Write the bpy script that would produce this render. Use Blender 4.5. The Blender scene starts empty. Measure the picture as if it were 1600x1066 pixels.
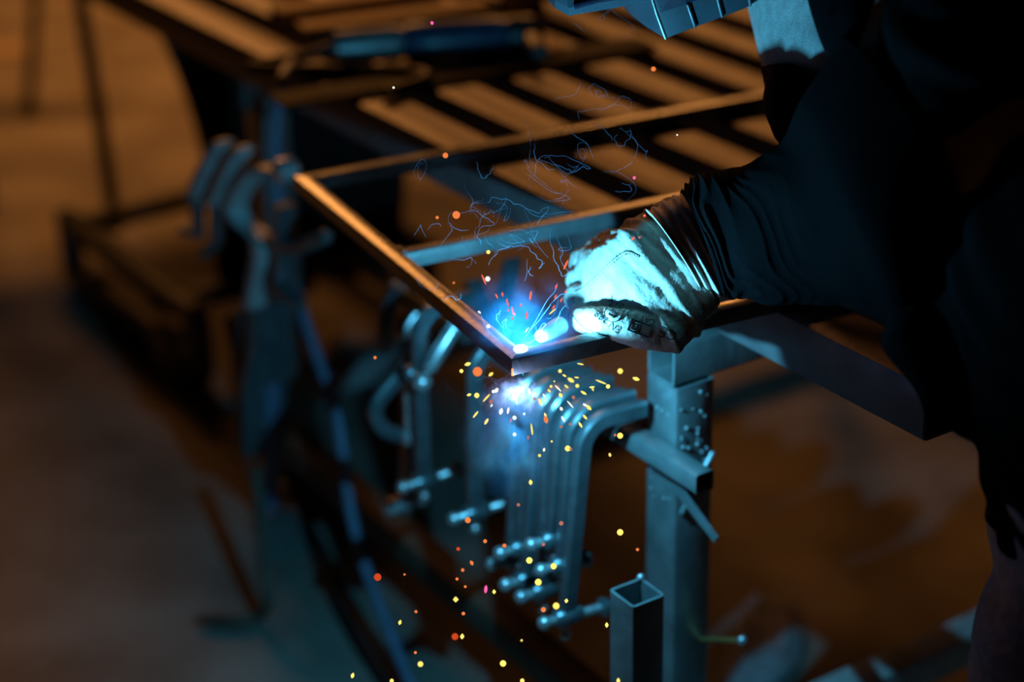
import bpy, bmesh, math, random
from mathutils import Vector as V, Matrix, noise
from mathutils.bvhtree import BVHTree
random.seed(7)
SC = bpy.context.scene
COL = SC.collection

# ------------------------------------------------------------------ camera
cam_data = bpy.data.cameras.new('camera')
cam = bpy.data.objects.new('camera', cam_data)
COL.objects.link(cam)
SC.camera = cam
cam_data.sensor_width = 36.0
cam_data.lens = 65.25
cam_data.clip_start = 0.05
cam_data.clip_end = 100.0
PITCH, ROLL = math.radians(24.7), math.radians(-1.5)
fwd = V((0, math.cos(PITCH), -math.sin(PITCH)))
rgt0 = V((1, 0, 0))
up0 = rgt0.cross(fwd)
rgt = rgt0 * math.cos(ROLL) + up0 * math.sin(ROLL)
upv = up0 * math.cos(ROLL) - rgt0 * math.sin(ROLL)
cam.matrix_world = Matrix(((rgt.x, upv.x, -fwd.x, 0.0), (rgt.y, upv.y, -fwd.y, 0.0), (rgt.z, upv.z, -fwd.z, 1.67), (0, 0, 0, 1)))
cam_data.dof.use_dof = True
cam_data.dof.focus_distance = 1.93
cam_data.dof.aperture_fstop = 1.55
cam_data.dof.aperture_blades = 0

# ------------------------------------------------------------------ world, lamps, exposure
world = bpy.data.worlds.new('workshop_dark')
SC.world = world
world.use_nodes = True
bg = world.node_tree.nodes['Background']
bg.inputs[0].default_value = (0.30, 0.22, 0.16, 1)
bg.inputs[1].default_value = 0.004

def area_lamp(name, loc, target, size, energy, color):
    d = bpy.data.lights.new(name, 'AREA')
    d.shape = 'RECTANGLE'; d.size = size[0]; d.size_y = size[1]
    d.energy = energy; d.color = color
    o = bpy.data.objects.new(name, d); COL.objects.link(o)
    o.location = loc
    o.rotation_euler = (V(target) - V(loc)).to_track_quat('-Z', 'Y').to_euler()
    return o
area_lamp('sodium_lamp', (-1.6, 7.2, 3.3), (-0.6, 3.5, 0.4), (1.4, 0.7), 74.0, (1.0, 0.37, 0.085))
area_lamp('sodium_lamp_far', (0.95, 9.6, 3.75), (0.3, 2.6, 0.8), (0.9, 0.5), 60.0, (1.0, 0.37, 0.085))

ARC = V((0.0099, 1.764, 0.851))
def arc_lamp(name, loc, energy, radius, color):
    d = bpy.data.lights.new(name, 'POINT')
    d.energy = energy; d.shadow_soft_size = radius; d.color = color
    o = bpy.data.objects.new(name, d); COL.objects.link(o); o.location = loc
    return o
ARC_COLOR = (0.10, 0.62, 1.0)
arc_lamp('arc_light', ARC + V((0.0035, 0.01, -0.0042)), 10.5, 0.003, ARC_COLOR)
arc_lamp('arc_root_light', V((0.0049, 1.7329, 0.816)), 0.22, 0.004, (0.36, 0.55, 1.0))

SC.view_settings.view_transform = 'Standard'
SC.view_settings.look = 'None'
SC.view_settings.exposure = 0.0
SC.view_settings.gamma = 1.0
SC.view_settings.use_curve_mapping = False
SC.cycles.use_denoising = True
SC.cycles.max_bounces = 8
SC.cycles.volume_bounces = 1
SC.cycles.transparent_max_bounces = 24
SC.cycles.sample_clamp_indirect = 4.0
SC.cycles.caustics_reflective = False
SC.cycles.caustics_refractive = False

# ------------------------------------------------------------------ helpers
TA = math.radians(-57.5)
A = V((math.cos(TA), math.sin(TA), 0))          # along the table
B = V((-A.y, A.x, 0))                           # across the table
Z = V((0, 0, 1))
def ab(a, b, z): return A * a + B * b + V((0, 0, z))

def mat(name, color, rough=0.5, metal=0.0, var=0.25, scale=30.0, bump=0.1, bscale=None, color2=None, spec=0.5, stretch=None):
    m = bpy.data.materials.new(name); m.use_nodes = True
    nt = m.node_tree; n = nt.nodes; l = nt.links
    bs = n['Principled BSDF']
    tc = n.new('ShaderNodeTexCoord')
    mp = n.new('ShaderNodeMapping'); l.new(tc.outputs['Object'], mp.inputs['Vector'])
    if stretch: mp.inputs['Scale'].default_value = stretch
    nz = n.new('ShaderNodeTexNoise'); nz.inputs['Scale'].default_value = scale; nz.inputs['Detail'].default_value = 6
    l.new(mp.outputs[0], nz.inputs['Vector'])
    rp = n.new('ShaderNodeValToRGB')
    c2 = color2 or tuple(c * (1 - var) for c in color)
    c1 = color if color2 else tuple(min(1, c * (1 + var)) for c in color)
    rp.color_ramp.elements[0].position = 0.35; rp.color_ramp.elements[1].position = 0.68
    rp.color_ramp.elements[0].color = (*c2, 1); rp.color_ramp.elements[1].color = (*c1, 1)
    l.new(nz.outputs[0], rp.inputs[0]); l.new(rp.outputs[0], bs.inputs['Base Color'])
    bs.inputs['Metallic'].default_value = metal
    bs.inputs['Specular IOR Level'].default_value = spec
    mr = n.new('ShaderNodeMapRange'); mr.inputs['To Min'].default_value = max(0.05, rough - 0.08); mr.inputs['To Max'].default_value = min(1, rough + 0.08)
    l.new(nz.outputs[0], mr.inputs['Value']); l.new(mr.outputs[0], bs.inputs['Roughness'])
    if bump:
        nb = n.new('ShaderNodeTexNoise'); nb.inputs['Scale'].default_value = bscale or scale * 4; nb.inputs['Detail'].default_value = 4
        l.new(mp.outputs[0], nb.inputs['Vector'])
        bp = n.new('ShaderNodeBump'); bp.inputs['Strength'].default_value = bump; bp.inputs['Distance'].default_value = 0.004
        l.new(nb.outputs[0], bp.inputs['Height']); l.new(bp.outputs[0], bs.inputs['Normal'])
    return m
def glow(name, color, strength):
    m = bpy.data.materials.new(name); m.use_nodes = True
    nt = m.node_tree; nt.nodes.remove(nt.nodes['Principled BSDF'])
    e = nt.nodes.new('ShaderNodeEmission'); e.inputs[0].default_value = (*color, 1); e.inputs[1].default_value = strength
    nt.links.new(e.outputs[0], nt.nodes['Material Output'].inputs['Surface'])
    return m

M = {}
M['concrete'] = mat('concrete_floor', (0.40, 0.36, 0.31), 0.75, 0, scale=3.4, bump=0.25, bscale=40, color2=(0.19, 0.165, 0.14))
M['galv'] = mat('galvanised_steel', (0.25, 0.265, 0.27), 0.42, 0.55, 0.22, 24, 0.12)
M['clampsteel'] = mat('zinc_clamp_steel', (0.19, 0.22, 0.24), 0.30, 0.72, 0.18, 40, 0.08)
M['paleclamp'] = mat('pale_cast_clamp', (0.46, 0.48, 0.48), 0.5, 0.1, 0.18, 40, 0.08)
M['clampscrew'] = mat('bright_screw_steel', (0.62, 0.64, 0.66), 0.28, 0.7, 0.12, 60, 0.05)
M['mill'] = mat('dark_mill_steel', (0.34, 0.34, 0.35), 0.45, 0.25, 0.2, 22, 0.10, stretch=(1, 1, 1))
M['work'] = mat('raw_tube_steel', (0.20, 0.205, 0.21), 0.30, 0.55, 0.2, 30, 0.08)
M['paint_purple'] = mat('worn_table_steel', (0.135, 0.115, 0.118), 0.5, 0.2, 0.22, 18, 0.15)
M['rust'] = mat('brown_table_steel', (0.16, 0.11, 0.08), 0.6, 0.2, 0.3, 16, 0.2)
M['black'] = mat('black_painted_steel', (0.020, 0.020, 0.024), 0.45, 0.0, 0.3, 20, 0.1)
M['darksteel'] = mat('blackened_steel', (0.010, 0.010, 0.011), 0.7, 0.0, 0.3, 20, 0.1, spec=0.1)
M['greybar'] = mat('grey_painted_steel', (0.10, 0.09, 0.09), 0.5, 0.0, 0.3, 14, 0.1)
M['rubber'] = mat('black_rubber', (0.012, 0.012, 0.013), 0.6, 0.0, 0.2, 60, 0.05)
M['bluehose'] = mat('blue_grey_cable', (0.16, 0.22, 0.34), 0.5, 0.0, 0.15, 50, 0.05)
M['jacket'] = mat('black_work_jacket', (0.0036, 0.0032, 0.0042), 0.95, 0.0, 0.25, 160, 0.2, 700, spec=0.03)
M['shirt'] = mat('pale_cotton', (0.42, 0.42, 0.42), 0.9, 0.0, 0.15, 90, 0.3, 500, spec=0.2)
M['trouser'] = mat('grey_work_trousers', (0.30, 0.28, 0.34), 0.9, 0.0, 0.2, 90, 0.3, 500, spec=0.2)
M['glove'] = mat('tan_leather_glove', (0.34, 0.275, 0.23), 0.72, 0.0, 0.22, 38, 0.35, 260, spec=0.3)
M['glovecuff'] = mat('pale_glove_cuff', (0.66, 0.58, 0.52), 0.75, 0.0, 0.18, 60, 0.35, 300, spec=0.3)
M['stitch'] = mat('dark_stitch_thread', (0.10, 0.06, 0.045), 0.8, 0, 0.2, 80, 0)
M['ink'] = mat('dark_print_ink', (0.012, 0.009, 0.012), 0.7, 0, 0.1, 80, 0)
M['helmet'] = mat('grey_helmet_shell', (0.06, 0.078, 0.10), 0.42, 0.0, 0.15, 26, 0.05)
M['helmetdark'] = mat('dark_helmet_plastic', (0.035, 0.03, 0.06), 0.35, 0.0, 0.2, 26, 0.05)
M['lens'] = mat('welding_lens', (0.006, 0.012, 0.010), 0.08, 0.0, 0.1, 10, 0)
M['skin'] = mat('skin', (0.45, 0.28, 0.21), 0.55, 0, 0.1, 60, 0.1)
M['hair'] = mat('dark_hair', (0.02, 0.015, 0.012), 0.7, 0, 0.2, 120, 0.3)
M['boot'] = mat('dark_boot_leather', (0.03, 0.025, 0.02), 0.6, 0, 0.2, 60, 0.2)
M['copper'] = mat('copper_nozzle', (0.78, 0.74, 0.70), 0.5, 0.0, 0.15, 60, 0.05)
M['wood'] = mat('pale_wood', (0.55, 0.40, 0.26), 0.7, 0, 0.2, 12, 0.2, stretch=(1, 8, 8))
M['tan'] = mat('tan_plastic', (0.75, 0.42, 0.22), 0.5, 0, 0.1, 20, 0.05)
M['brass'] = mat('brass_rod', (0.65, 0.40, 0.14), 0.35, 0.8, 0.1, 50, 0.05)
M['ragcloth'] = mat('grey_rag', (0.36, 0.36, 0.38), 0.9, 0, 0.2, 60, 0.3)
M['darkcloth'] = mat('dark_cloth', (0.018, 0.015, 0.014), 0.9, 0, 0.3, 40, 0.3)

def link(name, me, m, parent=None):
    o = bpy.data.objects.new(name, me); COL.objects.link(o)
    if m is not None:
        me.materials.clear(); me.materials.append(m)
    if parent is not None: o.parent = parent
    return o
def tag(o, label=None, cat=None, group=None, kind=None):
    if label: o['label'] = label
    if cat: o['category'] = cat
    if group: o['group'] = group
    if kind: o['kind'] = kind
    return o
def thing(name, label, cat, loc=(0, 0, 0), group=None):
    o = bpy.data.objects.new(name, None); COL.objects.link(o)
    o.empty_display_size = 0.05
    o.location = loc
    return tag(o, label, cat, group)

class MB:
    def __init__(s): s.v = []; s.f = []
    def add(s, verts, faces):
        k = len(s.v); s.v += [V(p) for p in verts]; s.f += [tuple(i + k for i in f) for f in faces]
    def rings(s, rings, cap0=True, cap1=True, closed=False):
        n = len(rings[0]); verts = [p for r in rings for p in r]; faces = []
        m = len(rings)
        for i in range(m if closed else m - 1):
            j = (i + 1) % m
            for k in range(n):
                q = (k + 1) % n
                faces.append((i * n + k, i * n + q, j * n + q, j * n + k))
        if not closed:
            if cap0: faces.append(tuple(range(n - 1, -1, -1)))
            if cap1: faces.append(tuple((m - 1) * n + k for k in range(n)))
        s.add(verts, faces)
    def build(s, name, m, parent=None, smooth=True, auto=True):
        me = bpy.data.meshes.new(name)
        off = V((0, 0, 0))
        if parent is not None:
            p = parent
            while p is not None: off = off + p.location; p = p.parent
        me.from_pydata([tuple(p - off) for p in s.v], [], s.f)
        bm = bmesh.new(); bm.from_mesh(me); bmesh.ops.recalc_face_normals(bm, faces=bm.faces); bm.to_mesh(me); bm.free()
        if smooth:
            me.polygons.foreach_set('use_smooth', [True] * len(me.polygons))
            if auto: me.set_sharp_from_angle(angle=math.radians(40))
        return link(name, me, m, parent)
    # ---- shapes
    def rhs(s, p0, p1, w, h, up=(0, 0, 1), wall=0.003, r=0.004, m0=0.0, m1=0.0, n=3, hollow=True):
        """hollow rectangular steel tube with rounded corners; w across, h along up; m0, m1 mitre slopes"""
        p0, p1 = V(p0), V(p1); d = (p1 - p0).normalized(); sd = d.cross(V(up)).normalized(); u = sd.cross(d).normalized()
        def ring(w, h, r):
            pts = []
            for cx, cy, a0 in ((w/2 - r, h/2 - r, 0), (-w/2 + r, h/2 - r, 90), (-w/2 + r, -h/2 + r, 180), (w/2 - r, -h/2 + r, 270)):
                for k in range(n):
                    a = math.radians(a0 + 90 * k / (n - 1)); pts.append((cx + r * math.cos(a), cy + r * math.sin(a)))
            return pts
        def place(p, m, pts): return [p + sd * x + u * y + d * (m * x) for x, y in pts]
        o = ring(w, h, r)
        if not hollow or wall <= 0:
            s.rings([place(p0, m0, o), place(p1, m1, o)]); return
        i = ring(w - 2 * wall, h - 2 * wall, max(r - wall, 0.0006))
        s.rings([place(p0, m0, o), place(p1, m1, o), place(p1, m1, i), place(p0, m0, i)], closed=True)
    def box(s, p0, p1, w, h, up=(0, 0, 1), r=0.002):
        s.rhs(p0, p1, w, h, up, 0, min(r, w * .45, h * .45), hollow=False)
    def tube(s, pts, rad, n=10, up=None, flat=None, cap=True, round_ends=False):
        pts = [V(p) for p in pts]; m = len(pts)
        R = [rad] * m if isinstance(rad, (int, float)) else list(rad)
        tang = []
        for i in range(m):
            t = pts[min(i + 1, m - 1)] - pts[max(i - 1, 0)]
            tang.append(t.normalized() if t.length > 1e-9 else V((0, 0, 1)))
        nrm = V(up) if up else (V((0, 0, 1)) if abs(tang[0].z) < 0.9 else V((1, 0, 0)))
        rings = []
        for i in range(m):
            t = tang[i]; nrm = (nrm - t * nrm.dot(t)); nrm.normalize(); b = t.cross(nrm)
            rx, ry = (R[i], R[i]) if flat is None else (R[i], R[i] * flat)
            ring = [pts[i] + nrm * (rx * math.cos(2 * math.pi * k / n)) + b * (ry * math.sin(2 * math.pi * k / n)) for k in range(n)]
            rings.append(ring)
        if round_ends:
            def dome(c, t, ring, sgn):
                out = []
                for q in (0.5, 0.85):
                    a = math.asin(q); out.append([c + (p - c) * math.cos(a) + t * sgn * ((ring[0] - c).length * q) for p in ring])
                return out
            d0 = dome(pts[0], tang[0], rings[0], -1); d1 = dome(pts[-1], tang[-1], rings[-1], 1)
            rings = d0[::-1] + rings + d1
        s.rings(rings, cap, cap)
    def flatbar(s, pts, w, h, side, taper=False):
        """bent bar of rectangular section: w along side, h across the bend"""
        pts = [V(p) for p in pts]; sd = V(side).normalized(); rings = []
        m = len(pts)
        for i in range(m):
            t = (pts[min(i + 1, m - 1)] - pts[max(i - 1, 0)]).normalized(); nn = sd.cross(t).normalized()
            c = min(w, h) * 0.22
            prof = [(w/2 - c, h/2), (-w/2 + c, h/2), (-w/2, h/2 - c), (-w/2, -h/2 + c), (-w/2 + c, -h/2), (w/2 - c, -h/2), (w/2, -h/2 + c), (w/2, h/2 - c)]
            k = (.25, .75, .95)[i] if taper and i < 3 else 1
            rings.append([pts[i] + sd * x * k + nn * y * k for x, y in prof])
        s.rings(rings)
    def sphere(s, c, r, nu=10, nv=6, sc=(1, 1, 1), ax=None):
        c = V(c); ax = ax or (V((1, 0, 0)), V((0, 1, 0)), V((0, 0, 1)))
        verts = []; faces = []
        for i in range(1, nv):
            th = math.pi * i / nv
            for k in range(nu):
                ph = 2 * math.pi * k / nu
                verts.append(c + ax[0] * (r * sc[0] * math.sin(th) * math.cos(ph)) + ax[1] * (r * sc[1] * math.sin(th) * math.sin(ph)) + ax[2] * (r * sc[2] * math.cos(th)))
        t = len(verts); verts += [c + ax[2] * r * sc[2], c - ax[2] * r * sc[2]]
        for i in range(nv - 2):
            for k in range(nu):
                q = (k + 1) % nu; faces.append((i * nu + k, (i + 1) * nu + k, (i + 1) * nu + q, i * nu + q))
        for k in range(nu):
            q = (k + 1) % nu; faces.append((t, k, q)); faces.append((t + 1, (nv - 2) * nu + q, (nv - 2) * nu + k))
        s.add(verts, faces)
    def lathe(s, p0, axis, prof, n=20):
        """prof: (distance along axis, radius)"""
        p0 = V(p0); d = V(axis).normalized(); x = d.orthogonal().normalized(); y = d.cross(x)
        s.rings([[p0 + d * t + x * (r * math.cos(2 * math.pi * k / n)) + y * (r * math.sin(2 * math.pi * k / n)) for k in range(n)] for t, r in prof])

def catmull(pts, sub=6):
    pts = [V(p) for p in pts]; out = []
    for i in range(len(pts) - 1):
        p0 = pts[max(i - 1, 0)]; p1 = pts[i]; p2 = pts[i + 1]; p3 = pts[min(i + 2, len(pts) - 1)]
        for k in range(sub):
            t = k / sub
            out.append(0.5 * ((2 * p1) + (p2 - p0) * t + (2 * p0 - 5 * p1 + 4 * p2 - p3) * t * t + (3 * p1 - p0 - 3 * p2 + p3) * t ** 3))
    out.append(pts[-1]); return out
def lerp_list(vals, n):
    m = len(vals) - 1; out = []
    for i in range(n):
        x = m * i / (n - 1); k = min(int(x), m - 1); f = x - k; f = f * f * (3 - 2 * f) * .5 + f * .5
        out.append(vals[k] * (1 - f) + vals[k + 1] * f)
    return out

def voxel_mesh(mb, voxel, smooth=6, name='body'):
    """joins the shapes in mb into one continuous surface"""
    me = bpy.data.meshes.new(name); me.from_pydata([tuple(p) for p in mb.v], [], mb.f)
    bm = bmesh.new(); bm.from_mesh(me); bmesh.ops.recalc_face_normals(bm, faces=bm.faces); bm.to_mesh(me); bm.free()
    o = bpy.data.objects.new(name, me); COL.objects.link(o)
    r = o.modifiers.new('remesh', 'REMESH'); r.mode = 'VOXEL'; r.voxel_size = voxel; r.use_smooth_shade = True
    s = o.modifiers.new('smooth', 'SMOOTH'); s.factor = 0.5; s.iterations = smooth
    dg = bpy.context.evaluated_depsgraph_get()
    out = bpy.data.meshes.new_from_object(o.evaluated_get(dg))
    bpy.data.objects.remove(o); bpy.data.meshes.remove(me)
    out.polygons.foreach_set('use_smooth', [True] * len(out.polygons))
    return out
def with_normals(me):
    ns_ = [v.normal.copy() for v in me.vertices]
    return list(zip(me.vertices, ns_))
def shift_mesh(me, off):
    for v in me.vertices: v.co = v.co - off
def loft_rings(secs, view, rows=40, n=40, sq=0.85, disp=None):
    """secs: (centre, half vector, half thickness); smooth tube through the sections"""
    C = catmull([q[0] for q in secs], 8); H = catmull([q[1] for q in secs], 8); T = catmull([V((q[2], 0, 0)) for q in secs], 8)
    rings = []; m = len(C)
    for i in range(m):
        t = i / (m - 1); h = H[i]; hl = h.length; hn = h / hl
        w = (V(view) - hn * V(view).dot(hn)).normalized()
        ring = []
        for k in range(n):
            a = 2 * math.pi * k / n; c, s_ = math.cos(a), math.sin(a)
            c = math.copysign(abs(c) ** sq, c); s_ = math.copysign(abs(s_) ** sq, s_)
            d = disp(t, a) if disp else 0.0
            p = hn * (hl * c) + w * (T[i].x * s_)
            ring.append(C[i] + p + p.normalized() * d)
        rings.append(ring)
    return rings

# ------------------------------------------------------------------ floor
mb = MB()
N = 24
vs = []; fs = []
for i in range(N + 1):
    for j in range(N + 1): vs.append((-6 + 12 * i / N, -1.0 + 12 * j / N, 0.0))
for i in range(N):
    for j in range(N): fs.append((i * (N + 1) + j, (i + 1) * (N + 1) + j, (i + 1) * (N + 1) + j + 1, i * (N + 1) + j + 1))
mb.add(vs, fs)
floor = mb.build('floor', M['concrete'], smooth=False); floor['kind'] = 'structure'

# ------------------------------------------------------------------ welding table
table = thing('welding_table', 'long steel welding table with orange-lit box-section slats and galvanised legs', 'table', ab(-2.6, 1.9, 0))
S0, PITCH_S, SW, SH, TOP = 1.262, 0.1277, 0.073, 0.065, 0.83
for i in range(11):
    b = S0 + PITCH_S * i + SW / 2
    mb = MB(); mb.rhs(ab(-4.75, b, TOP - SH / 2), ab(-1.20, b, TOP - SH / 2), SW, SH, r=0.007, wall=0.004)
    mb.build('slat', M['paint_purple'], table)
BACK = S0 + PITCH_S * 10 + SW
for a in (-1.56, -2.80, -4.6):
    mb = MB(); mb.rhs(ab(a, 1.20 if a > -2 else 1.266, 0.738), ab(a, BACK + .02, 0.738), 0.05, 0.052, r=0.005)
    mb.build('cross_rail', M['galv'], table)
    for b in (1.229 if a > -2 else 1.297, BACK - .03):
        mb = MB(); mb.rhs(ab(a, b, 0.004), ab(a, b, 0.711 if b < 1.5 else 0.711), 0.060, 0.058, up=B, r=0.006, wall=0.004)
        leg = mb.build('leg', M['galv'], table)
        mb = MB(); mb.box(ab(a, b, 0.0), ab(a, b, 0.008), 0.11, 0.11, up=B); mb.build('foot_plate', M['galv'], leg)
    if a < -4: continue
    mb = MB(); q = a + (.045 if a > -2 else 0); mb.rhs(ab(q, 1.26, 0.175), ab(q, BACK - .06, 0.175), 0.05, 0.05, r=0.005)
    mb.build('lower_cross_rail', M['paleclamp'], table)
mb = MB(); mb.rhs(ab(-2.79, 1.235, 0.14), ab(-1.592, 1.225, 0.14), 0.05, 0.05, r=0.005); mb.build('lower_stretcher', M['rust'], table)
mb = MB(); mb.rhs(ab(-2.79, BACK - .03, 0.14), ab(-1.592, BACK - .03, 0.14), 0.05, 0.05, r=0.005); mb.build('lower_stretcher', M['rust'], table)
# rail that carries the clamps, its open end in front of the near leg
RB, RZ = 1.184, 0.628
mb = MB(); mb.rhs(ab(-2.16, RB, RZ), ab(-1.455, RB, RZ), 0.026, 0.026, r=0.004, wall=0.003)
rail = mb.build('clamp_rail', M['galv'], table); rail['label'] = 'hollow galvanised rail that carries the clamps'
mb = MB()
P = [ab(-1.529, 1.199, .597), ab(-1.529, 1.199, .581), ab(-1.447, 1.197, .549), ab(-1.443, 1.197, .557)]
q = [p - B * 0.004 for p in P]
mb.rings([P, q]); mb.build('rail_bracket', M['galv'], table)  # thin strip added to draw the edge of the rail's shadow on the leg
# weld spatter stuck to the near leg
mb = MB()
for k in range(26):
    bb = random.uniform(1.205, 1.252); zz = random.uniform(0.585, 0.70)
    mb.sphere(ab(-1.5295, bb, zz), random.uniform(0.0012, 0.0028), 7, 5)
for k in range(14):
    aa = random.uniform(-1.585, -1.535); zz = random.uniform(0.55, 0.69)
    mb.sphere(ab(aa, 1.1995, zz), random.uniform(0.001, 0.0022), 7, 5)
sp = mb.build('weld_spatter', M['clampscrew'], table); sp['kind'] = 'stuff'
mb = MB(); mb.tube([ab(-1.529, 1.210, .545), ab(-1.5285, 1.235, .585), ab(-1.529, 1.255, .612)], 0.0035, 8, round_ends=True); mb.build('weld_bead', M['galv'], table)
mb = MB(); r0 = V((0.2274, 1.9602, 0.3491)); r1 = V((0.2702, 1.893, 0.391))
mb.tube([r0, r1], 0.0035, 10); rod = mb.build('threaded_rod', M['brass'], table); rod['label'] = 'thin brass-coloured rod with a steel tip'
mb = MB(); mb.sphere(r1, 0.0065, 10, 6); mb.build('rod_tip', M['clampscrew'], rod)

# short square tube standing open-ended in front of the leg
so = V((0.1279, 1.7563, 0.5347)); so = V((so.x, so.y, so.z)) + B * 0.0
post_c = so + B * 0.018 - A * 0.018
st = thing('square_tube_offcut', 'open-topped square steel tube standing upright in front of the near table leg', 'tube', (post_c.x, post_c.y, 0))
mb = MB(); mb.rhs(V((post_c.x, post_c.y, 0)), V((post_c.x, post_c.y, post_c.z)), 0.046, 0.046, up=B, r=0.005, wall=0.0035)
mb.build('tube_body', M['galv'], st)
mb = MB(); e = V((post_c.x, post_c.y, post_c.z - 0.002)); mb.sphere(e - A * .021 + B * .021 + Z * .003, 0.005, 10, 6)
mb.build('weld_blob', M['clampscrew'], st)

# ------------------------------------------------------------------ workpiece: frame of square tube lying over the table
F0 = V((-0.0007, 1.7378, 0.84)); F0.z = 0.84
SD = V((math.cos(math.radians(115.8)), math.sin(math.radians(115.8)), 0))     # short side, away
LD = V((math.cos(math.radians(25.8)), math.sin(math.radians(25.8)), 0))       # long side
TW = 0.020
LW, LL = 0.652, 0.80
fr = thing('steel_frame', 'rectangular square-tube frame with a middle bar being welded at its corner', 'frame', tuple(F0))
h = TW / 2
c00 = F0 + SD * h + LD * h; c10 = F0 + SD * h + LD * (LL - h); c01 = F0 + SD * (LW - h) + LD * h; c11 = F0 + SD * (LW - h) + LD * (LL - h)
def bar(p, q, m0, m1, nm):
    mb = MB(); mb.rhs(p, q, TW, TW, r=0.0022, wall=0.002, m0=m0, m1=m1, n=3); return mb.build(nm, M['work'], fr)
bar(c00, c10, -1, 1, 'long_bar'); bar(c01, c11, 1, -1, 'long_bar')
bar(c00, c01, 1, -1, 'short_bar'); bar(c10, c11, -1, 1, 'short_bar')
mb = MB(); mid = 0.333
mb.rhs(F0 + SD * mid + LD * (TW + .0003), F0 + SD * mid + LD * (LL - TW - .0003), TW, TW, r=0.0022, wall=0.002); mb.build('middle_bar', M['work'], fr)
for p in (F0 + SD * (LW - TW) + LD * TW * 1.1 + Z * .0105, F0 + SD * (mid - .004) + LD * (TW * 1.05) + Z * .0105, F0 + SD * (mid + .010) + LD * (TW * 1.05) + Z * .0105):
    mb = MB(); mb.sphere(p, 0.0045, 10, 6, (1, 1, .45)); mb.build('tack_weld', M['work'], fr)
# glowing seam on the outer corner edge
mb = MB(); ed = F0 + (SD + LD) * 0.0009
mb.tube([ed + Z * 0.004, ed - Z * .002, ed - Z * .0095], [0.0004, 0.0011, 0.0013], 8); hs = mb.build('hot_seam', glow('hot_orange_metal', (1.0, 0.20, 0.05), 3.5), fr); hs['label'] = 'orange-hot seam on the outer corner edge'

# weld pool / arc
mb = MB(); mb.sphere(ARC - Z * .001 - V((.001, .003, 0)), 0.0068, 20, 10, (1.1, .8, .8))
arc = mb.build('welding_arc', glow('arc_white', (0.55, 0.86, 1.0), 14.0)); tag(arc, 'blinding white welding arc on the inner corner of the steel frame', 'arc')

# ------------------------------------------------------------------ screw clamps on the rail
def bend_path(a, tilt, arm, drop, r=0.034, b0=1.10, z0=0.681):
    """bent bar in the plane across the rail: arm over the rail, wide bend, straight spine"""
    out = [(arm, 0.003)]
    for k in range(13):
        t = math.pi / 2 * k / 12; out.append((r - r * math.sin(t), -r + r * math.cos(t)))
    out += [(0, -drop * .5), (0, -drop)]
    c, s_ = math.cos(tilt), math.sin(tilt)
    return [ab(a, b0 + x * c + y * s_, z0 - x * s_ + y * c) for x, y in out]
def clamp(label, a, tilt=0.0, arm=0.086, drop=0.25, w=0.0145, hh=0.022, group='screw clamps hung on the rail', b0=1.10, z0=0.681, reach=.034):
    c, s_ = math.cos(tilt), math.sin(tilt)
    t = thing('screw_clamp', label, 'clamp', tuple(ab(a, b0, z0 - drop)), group)
    def loc(x, y): return ab(a, b0 + x * c + y * s_, z0 - x * s_ + y * c)
    mb = MB(); mb.flatbar(bend_path(a, tilt, arm, drop, b0=b0, z0=z0), w, hh, A); mb.build('clamp_frame', M['clampsteel'], t)
    y = -drop + .004
    mb = MB(); mb.lathe(loc(-.017, y), B, [(0, .0095), (0.003, .0120), (.034, .0120), (.037, .0095)], 14); mb.build('screw_boss', M['clampsteel'], t)
    p0, p1 = loc(-.030, y), loc(.017 + reach, y)
    d = (p1 - p0).length; k = int(d / 0.0026); prof = [(0, .004)]
    for i in range(k): prof.append((d * (i + .5) / k, .0066 if i % 2 else .0056))
    prof.append((d, .005)); ax = (p1 - p0).normalized()
    mb = MB(); mb.lathe(p0, ax, prof, 12); sc = mb.build('screw', M['clampscrew'], t)
    mb = MB(); mb.lathe(p1 - ax * .004, ax, [(0, .006), (.004, .0125), (.009, .0125), (.012, .010)], 16); mb.build('swivel_pad', M['clampsteel'], sc)
    mb = MB(); mb.sphere(p0 - ax * .003, 0.0088, 14, 8); mb.build('knob', M['clampscrew'], t)
    mb = MB(); q = loc(0, y - .024); mb.tube([loc(0, y - .008), q], .0045, 8); mb.sphere(q, .0075, 12, 7); mb.build('lock_pin', M['clampscrew'], t)
    return t
ordn = ['first', 'second', 'third', 'fourth', 'fifth', 'sixth', 'seventh']
for i in range(7):
    clamp('blue-lit bent-bar screw clamp, %s from the near leg in the row on the rail' % ordn[i], -1.574 - 0.0225 * i, tilt=math.radians((6.5, 5, 5.5, 4, 6, 5, 4)[i]),
          drop=(0.262, 0.205, 0.175, 0.265, 0.255, 0.22, 0.25)[i], z0=0.681 + (0, .003, -.003, .003, 0, -.002, .001)[i], reach=(.036, .012, .010, .02, .03, .02, .02)[i])
clamp('blue-lit screw clamp hanging alone just past the row, under the welded corner', -1.815, math.radians(2), drop=0.235)
clamp('dim blue screw clamp hanging behind the tilted clamp, its foot lowest there', -1.955, math.radians(1), drop=0.255, z0=.684)

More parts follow.
